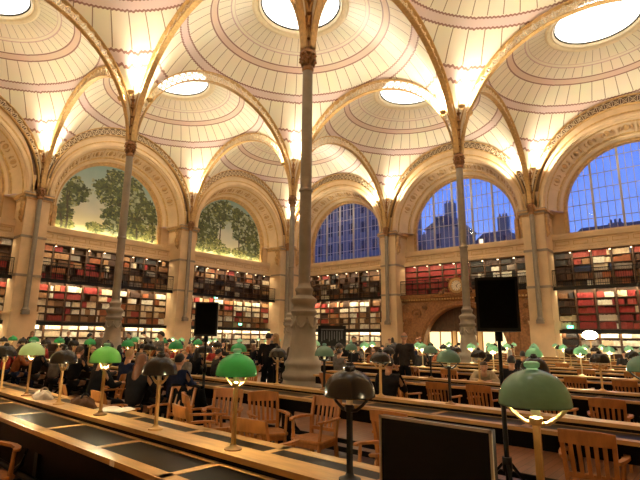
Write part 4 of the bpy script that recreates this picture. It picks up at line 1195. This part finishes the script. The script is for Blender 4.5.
def hand_mesh(mb, wr, d, side, curl=.5, m=0):
    """palm, four bent fingers of different lengths and a thumb, from wrist wr along d"""
    wr = Vector(wr); d = Vector(d).normalized(); up = Vector((0,0,1)); s = d.cross(up)
    if s.length < .1: s = Vector((0,1,0))
    s.normalize(); n = s.cross(d); 
    mb.ball(wr+d*.045, (.05,.04,.017), 10, 6, m, Matrix((d, s, n)).transposed())
    for k, (o_, L_) in enumerate(((-.030,.062),(-.011,.075),(.009,.070),(.028,.055))):
        p0 = wr+d*.07+s*o_; p1 = p0+d*L_*.5-n*.006; p2 = p1+(d*math.cos(curl)-n*math.sin(curl))*L_*.3; p3 = p2+(d*math.cos(2*curl)-n*math.sin(2*curl))*L_*.25
        mb.tube([p0,p1,p2,p3], [.0095,.009,.008,.006], 6, m)
    q0 = wr+d*.02-s*side*.028; q1 = q0+d*.028-s*side*.026; q2 = q1+d*.03-s*side*.006-n*.008
    mb.tube([q0,q1,q2], [.011,.0095,.007], 6, m)
def mirror(p): return (p[0], -p[1], p[2])
PER = {}
def person_meshes(pose, hair):
    key = (pose, hair)
    if key in PER: return PER[key]
    P = POSE[pose]; N = {}; E = []
    def two(n, r):
        N[n+'L'] = (P[n], r); N[n+'R'] = (mirror(P[n]), r)
    N['pelvis'] = (P['pelvis'], (.09,.075)); N['spine'] = (P['spine'], (.08,.065)); N['chest'] = (P['chest'], (.09,.07)); N['neck'] = (P['neck'], .055)
    two('sh', .036); two('el', .030); two('wr', .024); two('hip', .06); two('kn', .05); two('an', .036); two('toe', .03)
    E = [('pelvis','spine'),('spine','chest'),('chest','neck')]
    for s in 'LR': E += [('chest','sh'+s),('sh'+s,'el'+s),('el'+s,'wr'+s),('pelvis','hip'+s),('hip'+s,'kn'+s),('kn'+s,'an'+s),('an'+s,'toe'+s)]
    body = MB(); body.addmesh(skinned(N, E, 'pelvis', 1), 0)
    head_mesh(body, P['head'], tilt=.12 if pose in ('sit','lean') else 0)
    for sg, mf in ((1, lambda p: p), (-1, mirror)):
        w = Vector(mf(P['wr'])); e = Vector(mf(P['el'])); d = (w-e).normalized()
        if pose in ('sit','lean'): d = Vector((d.x, d.y, -.1))
        hand_mesh(body, w, d, sg, .5 if pose != 'photo' else .9)
    bm_ = body.mesh('body', [SKIN, LIP, EYEW, EYED])
    # jacket: torso and sleeves, a size larger, ending at neck, cuffs and hem
    J = {'hem': ((P['pelvis'][0], 0, P['pelvis'][2]-(.10 if pose not in ('sit','lean') else -.02)), (.165,.125)), 'spine': (P['spine'], (.15,.118)), 'chest': (P['chest'], (.172,.128)), 'collar': ((P['neck'][0],0,P['neck'][2]+.0), (.075,.07))}
    je = [('hem','spine'),('spine','chest'),('chest','collar')]
    for s, mf in (('L', lambda p: p), ('R', mirror)):
        w = Vector(mf(P['wr'])); e = Vector(mf(P['el']))
        J['sh'+s] = (mf(P['sh']), .078); J['el'+s] = (tuple(e), .060); J['cu'+s] = (tuple(e+(w-e)*.93), .043)
        je += [('chest','sh'+s),('sh'+s,'el'+s),('el'+s,'cu'+s)]
    jk = skinned(J, je, 'chest', 1); jk.name = 'jacket'
    T = {'waist': ((P['pelvis'][0],0,P['pelvis'][2]+.05), (.15,.115)), 'pelvis': (P['pelvis'], (.15,.12))}
    te = [('waist','pelvis')]
    for s, mf in (('L', lambda p: p), ('R', mirror)):
        T['hip'+s] = (mf(P['hip']), .103); T['kn'+s] = (mf(P['kn']), .072); T['an'+s] = (mf((P['an'][0],P['an'][1],P['an'][2]+.01)), .055)
        te += [('pelvis','hip'+s),('hip'+s,'kn'+s),('kn'+s,'an'+s)]
    tr_ = skinned(T, te, 'pelvis', 1); tr_.name = 'trousers'
    sh = MB()
    for mf in (lambda p: p, mirror):
        a = Vector(mf(P['an'])); t_ = Vector(mf(P['toe'])); dd = (t_-a); dd.z = 0; dd.normalize()
        sh.tube([a-dd*.06+Vector((0,0,-.045)), a+Vector((0,0,-.03)), t_+Vector((0,0,-.0)), t_+dd*.07+Vector((0,0,-.01))], [.040,.047,.043,.022], 10)
        
    shm = sh.mesh('shoes', [CLOTH['black']])
    hr = MB(); hc = Vector(P['head'])
    # cap of hair over crown and back
    rows = []; NU = 24
    for i in range(9):
        row = []
        for j in range(NU):
            a = 2*PI*j/NU; ca = math.cos(a)
            low = {'short': .30 if ca > .2 else (-.25 if ca < -.3 else .0), 'long': .30 if ca > .35 else -.35, 'bald': -.05 if ca < .1 else .15}[hair]
            if hair == 'bald': z0 = .25
            else: z0 = 1.0
            z = z0+(low-z0)*i/8; s = math.sqrt(max(0, 1-z*z)); wob = 1+.02*math.sin(7*a+i)
            row.append(tuple(hc+Vector((.101*s*ca*wob-.006, .083*s*math.sin(a)*wob, .127*z+.004))))
        rows.append(row)
    hr.grid(rows, 0, True, True)
    if hair == 'long':
        rows = []
        for i in range(7):
            u = i/6.; row = []
            for j in range(13):
                a = PI*.32+(2*PI-.64*PI)*j/12; w = 1+.22*math.sin(PI*u*.8)
                row.append(tuple(hc+Vector((.098*w*math.cos(a)-.012-.02*u, .082*w*math.sin(a), -.02-.24*u+.012*math.sin(5*a)))))
            rows.append(row)
        hr.grid(rows, 0, True)
        hr.ball(tuple(hc+Vector((-.05,0,-.11))), (.07,.085,.12), 12, 8, 0)
    hm = hr.mesh('hair', [HAIRC['black']])
    for me in (jk, tr_):
        me.materials.clear(); me.materials.append(CLOTH['black'])
        for p in me.polygons: p.use_smooth = True
    PER[key] = (bm_, jk, tr_, shm, hm); return PER[key]
def person(x, y, deg, pose, top, leg, hair, hairc, label, group=None, scale=1.0):
    t = thing('person', label, 'person', (x,y,0), math.radians(deg), group); t.scale = (scale,)*3
    for n, me, m in zip(('body','jacket','trousers','shoes','hair'), person_meshes(pose, hair), (None, CLOTH[top], CLOTH[leg], None, HAIRC[hairc])):
        o = bpy.data.objects.new(n, me); COL.objects.link(o); o.parent = t; KIDS.setdefault(t.name, []).append(o)
        if m: setmat(o, 0, m)
    return t
# the ones the photograph shows clearly
person(26.50,22.50,200,'sit','black','black','long','auburn','person in black with long auburn hair, seated with back to us')
person(26.62,21.45,185,'sit','black','black','short','black','person in black seated left of the long-haired person, behind the second lit green lamp')
person(20.08,25.35,25,'lean','beige','black','short','brown','person in a beige jacket seated facing us at the third table, right of the monitor')
person(20.12,25.95,190,'sit','black','black','short','black','person in black bending forward beside the seated person in beige')
person(23.38,25.04,190,'sit','black','black','short','black','person in black seated with their back to us, right of the large dark bronze lamp')
person(19.07,22.87,195,'stand','charcoal','black','bald','grey','standing person in dark coat with balding head, seen from behind, right of centre', scale=1.04)
person(21.45,20.15,215,'stand','black','black','short','black','tall standing person in black just left of the nearest pedestal')
person(20.75,19.75,-60,'fold','black','black','long','blond','standing person in black with fair hair beside the nearest pedestal')
person(22.98,17.4,325,'photo','grey','charcoal','short','black','standing person in grey raising both arms to take a photograph')
person(15.2,24.62,180,'sit','black','black','short','black','dark-haired person in black behind the mint lamp at the right')
person(9.2,26.35,0,'sit','charcoal','black','short','black','person in dark clothes at the far right tables below the bookcases')
cam_o = thing('photo_camera', 'small black camera held up by the standing person in grey', 'camera', (22.98+.46*math.cos(math.radians(325)),17.4+.46*math.sin(math.radians(325)),1.68), math.radians(325))
c_ = MB(); c_.box(-.03,.03,-.07,.07,-.04,.05); c_.box(-.02,.02,-.025,.025,.05,.07); c_.build('camera_body', BLACK, cam_o)
c_ = MB(); c_.tube([(.03,0,0),(.10,0,0)], .035, 14); c_.build('lens', BLACK, cam_o)
person(25.72,21.85,165,'sit','black','black','long','auburn','person in black with auburn hair seated left of the left loudspeaker stand')
person(25.70,22.35,200,'sit','navy','black','short','black','person in navy seated just behind the left loudspeaker stand')
# the crowd
tops = ['black','black','charcoal','black','brown','navy','rust','grey','black','charcoal','beige','black','black','charcoal','navy','red']
hcs = ['black','brown','brown','black','auburn','grey','blond','black']
R = random.Random(21)
def crowd(lst, pose_f, where, deg_f):
    lst = sorted(lst, key=lambda p: cam_uv((p[0],p[1],1.3))[0])
    for n, (x, y) in enumerate(lst):
        top = R.choice(tops); hair = R.choice(('short','short','long','short','long','bald')); hc_ = R.choice(hcs)
        if hair == 'bald': hc_ = R.choice(('grey','black','brown'))
        ps = pose_f(n)
        hairw = {'short':'short %s hair','long':'long %s hair','bald':'a balding head'}[hair]
        hw = hairw % hc_ if '%' in hairw else hairw
        lab = 'person in %s with %s, %s from left %s' % (top, hw, ORD[n+1], where)
        person(x+R.uniform(-.08,.08), y+R.uniform(-.1,.1), deg_f(n)+R.uniform(-25,25), ps, top, R.choice(('black','black','charcoal','navy')), hair, hc_, lab, scale=R.uniform(.95,1.03))
def seats(r, ys, side): return [(ROWX[r]+side*.98, y) for y in ys]
crowd(seats(2,[18.8,17.9,14.7,13.5,12.4],1), lambda n:'sit', 'along the third table', lambda n:180)
crowd(seats(2,[19.2,17.4,16.1,15.0,13.9,12.8],-1), lambda n:'sit', 'beyond the third table', lambda n:0)
crowd(seats(1,[20.3,19.3,18.0,16.9,15.8,14.5,13.2,12.0,10.6,9.4],1), lambda n:'sit', 'at the second table', lambda n:180)
crowd(seats(1,[19.6,18.5,14.9,13.6,12.4,11.0,9.8,8.6],-1), lambda n:'sit', 'beyond the second table', lambda n:0)
crowd(seats(3,[12.9,12.0,10.9,10.0,8.8,7.8,6.6,5.5],1), lambda n:'sit', 'along the fourth table', lambda n:180)
crowd(seats(3,[18.2,19.3,20.5],1), lambda n:'sit', 'by the fourth table aisle', lambda n:180)
crowd(seats(4,[12.6,11.4,10.3,8.9,7.5],1), lambda n:'sit', 'along the fifth table', lambda n:180)
crowd(seats(4,[17.4,18.3,19.2,20.3,21.3],1), lambda n:'sit', 'by the fifth table aisle', lambda n:180)
crowd(seats(4,[17.2,18.5,19.7,20.9],-1), lambda n:'sit', 'beyond the fifth table', lambda n:0)
crowd(seats(6,[17.3,18.2,19.1,20.0,21.0,22.0],1), lambda n:'sit', 'by the seventh table aisle', lambda n:180)
crowd(seats(6,[12.8,11.6,10.2,8.8],1), lambda n:'sit', 'along the seventh table', lambda n:180)
crowd([(16.2,14.8),(15.1,15.6),(13.4,14.9),(12.2,16.3),(10.6,15.2),(8.8,16.0),(6.9,15.1),(5.6,16.0),(4.2,15.4)], lambda n:('stand','fold','stand')[n%3], 'standing in the aisle', lambda n:40*n)
crowd([(22.9,12.6),(21.0,9.6),(19.4,9.0),(17.0,3.0),(14.2,3.1),(12.0,3.4),(9.0,2.8),(19.8,3.2),(21.8,4.0)], lambda n:('stand','fold')[n%2], 'standing before the left shelves', lambda n:90+50*n)

# ================================================================ loudspeakers, monitor, boards, small things
def speaker(x, y, z, rz, w, h, label):
    t = thing('loudspeaker', label, 'loudspeaker', (x,y,z), rz); d = .36
    b = MB(); pr = [(d/2,-w/2),(d/2,w/2),(.02,w/2),(-d/2,w*.30),(-d/2,-w*.30),(.02,-w/2)]
    b.quad([(a,c,0) for a, c in pr][::-1]); b.quad([(a,c,h) for a, c in pr])
    for k in range(6): b.quad([(*pr[k],0),(*pr[(k+1)%6],0),(*pr[(k+1)%6],h),(*pr[k],h)])
    b.build('cabinet', BLACK, t)
    g = MB(); g.box(d/2,d/2+.015,-w/2+.025,w/2-.025,.03,h-.03); g.build('grille', BLACKC, t)
    hd = MB(); hd.bar((-.05,-w/2-.005,h*.6),(.10,-w/2-.005,h*.6),.012,.05,0); hd.build('handle', IRON, t)
    c = MB(); c.tube([(0,0,-.09),(0,0,0)], .035, 12); c.build('pole_cup', BLACK, t)
def stand(x, y, zt, label, hub, spread, rz):
    t = thing('speaker_stand', label, 'speaker stand', (x,y,0), rz)
    p = MB(); p.tube([(0,0,.10),(0,0,1.15)], .022, 12); p.tube([(0,0,1.1),(0,0,zt)], .017, 12); p.build('pole', BLACK, t)
    c = MB(); c.tube([(0,0,hub-.06),(0,0,hub+.06)], .042, 12); c.tube([(0,0,1.08),(0,0,1.2)], .036, 12); c.tube([(0,0,.12),(0,0,.2)],.036,12); c.build('collar', BLACK, t)
    k = MB(); k.tube([(.03,0,1.14),(.085,0,1.14)], .016, 8); k.build('knob', BLACK, t)
    for q in range(3):
        a = 2*PI*q/3; ca, sa = math.cos(a), math.sin(a)
        l = MB(); l.bar((.04*ca,.04*sa,hub),(spread*ca,spread*sa,.02),.028,.02); lo = l.build('leg', BLACK, t)
        b = MB(); b.bar((.03*ca,.03*sa,.16),(spread*.55*ca,spread*.55*sa,hub*.47),.018,.012); b.build('brace', BLACK, t)
        f_ = MB(); f_.ball((spread*ca,spread*sa,.025),.025,8,6); f_.build('rubber_foot', BLACKC, lo)
stand(25.76,27.77,1.67,'black tripod stand under the right-hand loudspeaker',.56,.50,.5)
speaker(25.76,27.77,1.73,math.radians(21),.37,.50,'large black loudspeaker on a tripod at the right')
stand(25.62,23.02,1.58,'black tripod stand under the left-hand loudspeaker',.62,.48,.2)
speaker(25.62,23.02,1.64,math.radians(48),.36,.54,'black loudspeaker on a tripod at the left, before the shelves')
# black coat hung over a chair back by the left stand
t = thing('coat', 'black coat draped over a chair back left of the large lit green lamp', 'coat', (26.45,23.42,0), math.radians(20))
c_ = MB(); rows = []
for k in range(11):
    u = k/10.; y = -.27+.54*u; row = []
    for (x, z) in ((-.22,.42),(-.25,.62),(-.28,.84),(-.31,.93),(-.345,.92),(-.38,.80),(-.40,.55),(-.39,.30),(-.38,.16)):
        row.append((x+.015*math.sin(u*19+z*6), y*(1+.12*(.9-z)), z+.015*math.sin(u*9)))
    rows.append(row)
c_.grid(rows, 0, True); c_.grid([[(p[0]*.97-.005,p[1]*.97,p[2]-.012) for p in r_] for r_ in rows], 0, True); c_.build('coat_body', BLACKC, t)
for sg in (-1,1):
    s_ = MB(); s_.tube([(-.34,sg*.24,.88),(-.37,sg*.30,.6),(-.36,sg*.29,.30)], [.06,.055,.045], 8); s_.build('sleeve', BLACKC, t)

mt = thing('monitor', 'black computer monitor with thin silver bezel at the bottom of the picture', 'monitor', (28.36,28.385,.802), 0)
w, zb, zt = .268, .10, .49
m = MB(); m.box(.0,.012,-w,w,zt-.012,zt); m.box(0,.012,-w,w,zb,zb+.014); m.box(0,.012,-w,-w+.011,zb,zt); m.box(0,.012,w-.011,w,zb,zt); m.build('bezel', SILVER, mt)
m = MB(); m.box(-.004,.006,-w+.011,w-.011,zb+.014,zt-.012); m.build('screen', SCREEN, mt)
m = MB(); m.box(-.035,-.004,-w+.002,w-.002,zb+.004,zt-.002); m.box(-.06,-.035,-.16,.16,zb+.06,zt-.1); m.build('housing', BLACK, mt)
m = MB(); m.box(-.075,-.04,-.035,.035,.01,zb+.15); m.box(-.11,.10,-.11,.11,0,.014); m.build('foot', BLACK, mt)

# dark notice screen on a leg behind the nearest column
ns = thing('notice_screen', 'large dark display screen with pale lines, standing right of the nearest pedestal', 'screen', (15.35,17.45,0), math.radians(42))
m = MB(); m.box(-.04,.03,-.56,.56,1.32,2.12); m.build('housing', BLACK, ns)
m = MB(); m.box(.03,.034,-.53,.53,1.36,2.09); m.build('screen', SCREEN, ns)
m = MB(); dimt = mat('dim_screen_lines', (.08,.075,.07), .5, emit=(.5,.45,.42), estr=.02)
for k in range(9):
    y = -.42+.1*k; m.box(.034,.036,y,y+.035,1.50+.05*(k%3),1.92-.03*(k%2))
m.box(.034,.036,-.44,.47,1.95,1.99); m.build('screen_lines', dimt, ns)
m = MB(); m.tube([(0,0,.03),(0,0,1.35)], .035, 10); m.box(-.25,.25,-.30,.30,0,.035); m.build('leg', BLACK, ns)
# white oval globe lamp by the right bookcases
gx, gy = 2.6, 24.0
gt = thing('globe_lamp', 'white oval globe lamp before the right bookcases', 'lamp', (gx,gy,0))
m = MB(); m.ball((0,0,1.98),(.34,.34,.23),20,12); m.build('globe', LAMPW, gt)
m = MB(); m.tube([(0,0,.03),(0,0,1.76)],.03,10); m.lathe([(0,0),(.2,0),(.2,.03),(.05,.06),(.03,.1)],20); m.lathe([(.03,1.66),(.12,1.7),(.2,1.78),(.16,1.80)],20); m.build('stem', BRASS, gt)
# emergency exit signs, green and lit
def exit_sign(x, y, z, rz, label):
    t = thing('exit_sign', label, 'exit sign', (x,y,z), rz)
    m = MB(); m.box(-.03,.02,-.17,.17,-.08,.08); m.build('box', GREENEX, t)
    m = MB(); m.obox((.023,-.04,.045),(.003,0,0),(0,.016,0),(0,0,.016)); m.obox((.023,-.04,.0),(.003,0,0),(0,.014,.006),(0,-.01,.034)); m.obox((.023,-.07,-.045),(.003,0,0),(0,.008,.0),(0,.012,.028)); m.obox((.023,-.015,-.04),(.003,0,0),(0,.008,0),(0,-.012,.03)); m.box(.02,.026,.05,.11,-.06,.05); m.build('pictogram', WHITEEX, t)
    m = MB(); m.bar((-.03,0,0),(-.12,0,0),.03,.03); m.build('bracket', IRON, t)
exit_sign(-1.36,22.25,2.50,0,'small green lit exit sign at the left of the right-hand bookcases')
exit_sign(6.95,-1.12,4.66,PI/2,'small green lit exit sign under the upper gallery of the right-hand painting')
exit_sign(4.3,-1.12,2.62,PI/2,'small green lit exit sign low on the shelves under the right-hand painting')

# things lying on the tables
def papers(x, y, z, rz, n, label):
    t = thing('paper', label, 'paper', (x,y,z), rz); m = MB()
    for sg in (-1, 1):
        rows = []
        for k in range(6):
            u = k/5.; rows.append([(-.14,sg*.2*u,.004+.018*math.sin(PI*u)),(.14,sg*.2*u,.004+.018*math.sin(PI*u)),(.14,sg*.2*u,.0),(-.14,sg*.2*u,0)])
        m.grid(rows, 0, True)
    m.build('sheets', PAPER, t)
papers(27.62,24.05,.803,.4,1,'open white papers on the nearest table right of the brown bag')
papers(24.35,20.55,.803,.3,1,'open white papers under the second dark lamp at the left')
papers(20.75,24.35,.803,1.4,1,'open white booklet on the third table behind the seated person in black')
papers(20.75,28.6,.803,.9,1,'white sheets on the third table near the right edge')
papers(17.3,25.4,.803,.9,1,'white sheets on the fourth table near the seated person in beige')
papers(24.2,27.9,.803,1.2,1,'white sheet on the second table below the dull green lamp')
# crumpled pale cloth and brown bag on the ledge of the nearest table
def heap(name, cat, x, y, z, sx, sy, sz, seed, m, label, extra):
    R_ = random.Random(seed); t = thing(name, label, cat, (x,y,z)); mb = MB(); rows = []; NU, NV = 22, 8
    for i in range(NV+1):
        a = PI/2*i/NV; row = []
        for j in range(NU):
            b = 2*PI*j/NU; q = 1+.13*math.sin(3*b+i*.8+seed)+.09*math.sin(7*b-i*1.3)+R_.uniform(-.03,.03)
            row.append((sx*math.cos(a)*math.cos(b)*q, sy*math.cos(a)*math.sin(b)*q, sz*math.sin(a)*(1+.18*math.sin(5*b+seed)*math.cos(a))))
        rows.append(row)
    mb.grid(rows, 0, True, True); mb.quad([p for p in rows[0]][::-1]); mb.build(extra[0], m, t)
    h = MB(); h.tube([(sx*.4*math.cos(PI*k/10)*1.0, sy*.15, sz*.8+sz*.5*math.sin(PI*k/10)) for k in range(11)], .012, 6); h.build(extra[1], extra[2], t)
heap('scarf', 'scarf', 28.05,23.12,.872,.10,.16,.10,1,CLOTH['white'],'crumpled white scarf lying on the ledge of the nearest table at the left',('folds','fringe',CLOTH['beige']))
heap('handbag', 'bag', 27.78,23.62,.803,.11,.26,.12,2,CLOTH['brown'],'brown soft bag on the far side of the nearest table beside the white scarf',('bag_body','strap',CLOTH['charcoal']))

# ================================================================ the town outside the right-hand windows
SLATE = mat('slate_roof', (.05,.055,.075), .7, var=.25, scale=2); FACADE = mat('dusk_facade', (.14,.15,.17), .8, var=.15, scale=.6)
LITW = mat('lit_window_far', (1,.8,.5), .5, emit=(1,.72,.35), estr=1.2); DARKG = mat('dark_window_far', (.03,.035,.05), .2)
def building(x0, x1, y0, y1, zw, zr, label, chim, lit, seed):
    R_ = random.Random(seed); t = thing('building', label, 'building', ((x0+x1)/2,(y0+y1)/2,-6)); ox, oy, oz = t.location
    def L_(mb): mb.v = [(a-ox,b-oy,c-oz) for a, b, c in mb.v]; return mb
    w = MB(); w.box(x0,x1,y0,y1,-6,zw); L_(w).build('walls', FACADE, t)
    r = MB(); i = 1.6; b = [(x0-.3,y0-.3,zw),(x1+.3,y0-.3,zw),(x1+.3,y1+.3,zw),(x0-.3,y1+.3,zw)]; tp = [(x0+i,y0+i,zr),(x1-i,y0+i,zr),(x1-i,y1-i,zr),(x0+i,y1-i,zr)]
    for k in range(4): r.quad([b[k],b[(k+1)%4],tp[(k+1)%4],tp[k]])
    r.quad(tp); r.quad(b[::-1])
    y = y0+1.5
    while y < y1-1.5:   # dormers
        r.box(x1-.9,x1+.15,y,y+.9,zw+.2,zw+min(1.7,(zr-zw)*.8)); y += 2.6
    L_(r).build('roof', SLATE, t)
    for cy, ch in chim:
        c = MB(); c.box((x0+x1)/2-.5,(x0+x1)/2+.5,cy-.7,cy+.7,zr-.8,zr+ch)
        for k in (-.45,0,.45): c.tube([((x0+x1)/2,cy+k,zr+ch),((x0+x1)/2,cy+k,zr+ch+.5)], .13, 8)
        L_(c).build('chimney', FACADE, t)
    wd = MB(); wl = MB(); z = zw-2.6
    while z > 5:
        y = y0+1.2
        while y < y1-1.6:
            (wl if R_.random() < lit else wd).box(x1,x1+.04,y,y+1.0,z,z+1.8); y += 2.3
        z -= 3.2
    y = y0+1.5
    while y < y1-1.5:
        (wl if R_.random() < lit*2 else wd).box(x1+.15,x1+.19,y+.15,y+.75,zw+.45,zw+min(1.45,(zr-zw)*.7)); y += 2.6
    for mb, m, n in ((wd, DARKG, 'dark_windows'), (wl, LITW, 'lit_windows')):
        if mb.f: L_(mb).build(n, m, t)
building(-44,-32,-34,-9.5,24.5,27,'dark facade filling the view through the corner window',[(-28,2),(-20,2)],.012,1)
building(-40,-32,-8.7,-2.9,13.5,16.5,'slate-roofed house low at the left of the middle window',[(-5,1.2)],.12,2)
building(-38,-31,-2.0,2.4,17.2,19.4,'tall dark house with chimneys at the left of the middle window',[(.2,2.2)],.1,3)
building(-42,-34,2.8,9.5,14.0,16.6,'slate-roofed house with a chimney in the middle of the middle window',[(6.6,2.6)],.2,4)
building(-42,-34,10.0,15.0,13.2,15.6,'low slate-roofed house at the right of the middle window',[(12,1.0)],.15,5)
building(-40,-31,15.8,34,12.6,15.0,'long low grey-roofed house beyond the right window',[(20.5,.7)],.05,6)
g_ = MB(); g_.box(-60,-2.4,-50,60,-6.3,-6); struct(g_.build('ground_outside', STONE_G))

# ================================================================ sky, camera, view
w = bpy.data.worlds.new('dusk_sky'); SC.world = w; w.use_nodes = True; nt = w.node_tree; bg = nt.nodes['Background']
tc = nt.nodes.new('ShaderNodeTexCoord'); sp = nt.nodes.new('ShaderNodeSeparateXYZ'); nt.links.new(tc.outputs['Generated'], sp.inputs[0])
nz = nt.nodes.new('ShaderNodeTexNoise'); nz.inputs['Scale'].default_value = 3.5; nz.inputs['Detail'].default_value = 5; nt.links.new(tc.outputs['Generated'], nz.inputs['Vector'])
h = mathn(nt, 'ADD', sp.outputs[2], mathn(nt, 'MULTIPLY', mathn(nt, 'SUBTRACT', nz.outputs['Fac'], .5), .18))
rp = nt.nodes.new('ShaderNodeValToRGB'); e = rp.color_ramp.elements
e[0].position = .05; e[0].color = (.20,.30,.70,1); e[1].position = .55; e[1].color = (.05,.12,.55,1); nt.links.new(h, rp.inputs[0])
q = e.new(.28); q.color = (.10,.20,.68,1)
nt.links.new(rp.outputs[0], bg.inputs[0]); bg.inputs['Strength'].default_value = .95
cd = bpy.data.cameras.new('camera'); co = bpy.data.objects.new('camera', cd); COL.objects.link(co); SC.camera = co
yaw, pit, rol = 3.8738511, .2037515, .0161957
F = Vector((math.cos(pit)*math.cos(yaw), math.cos(pit)*math.sin(yaw), math.sin(pit))); Rr = Vector((math.sin(yaw), -math.cos(yaw), 0)); U = Rr.cross(F)
R2 = Rr*math.cos(rol)+U*math.sin(rol); U2 = U*math.cos(rol)-Rr*math.sin(rol)
co.matrix_world = Matrix(((R2.x,U2.x,-F.x,CAMLOC.x),(R2.y,U2.y,-F.y,CAMLOC.y),(R2.z,U2.z,-F.z,CAMLOC.z),(0,0,0,1)))
cd.sensor_width = 36; cd.lens = 36*470.18/640; cd.shift_x = 15.05/640; cd.clip_start = .05; cd.clip_end = 300
SC.view_settings.view_transform = 'Standard'; SC.view_settings.look = 'None'; SC.view_settings.exposure = 0.85; SC.view_settings.gamma = 1.0; SC.view_settings.use_curve_mapping = False
SC.cycles.max_bounces = 6; SC.cycles.diffuse_bounces = 4; SC.cycles.glossy_bounces = 3; SC.cycles.transparent_max_bounces = 8
SC.cycles.sample_clamp_indirect = 6; SC.cycles.use_denoising = True
for o in list(SC.objects):
    if o.parent is None and o.type in ('MESH','EMPTY') and o.location.z < -40: bpy.data.objects.remove(o)
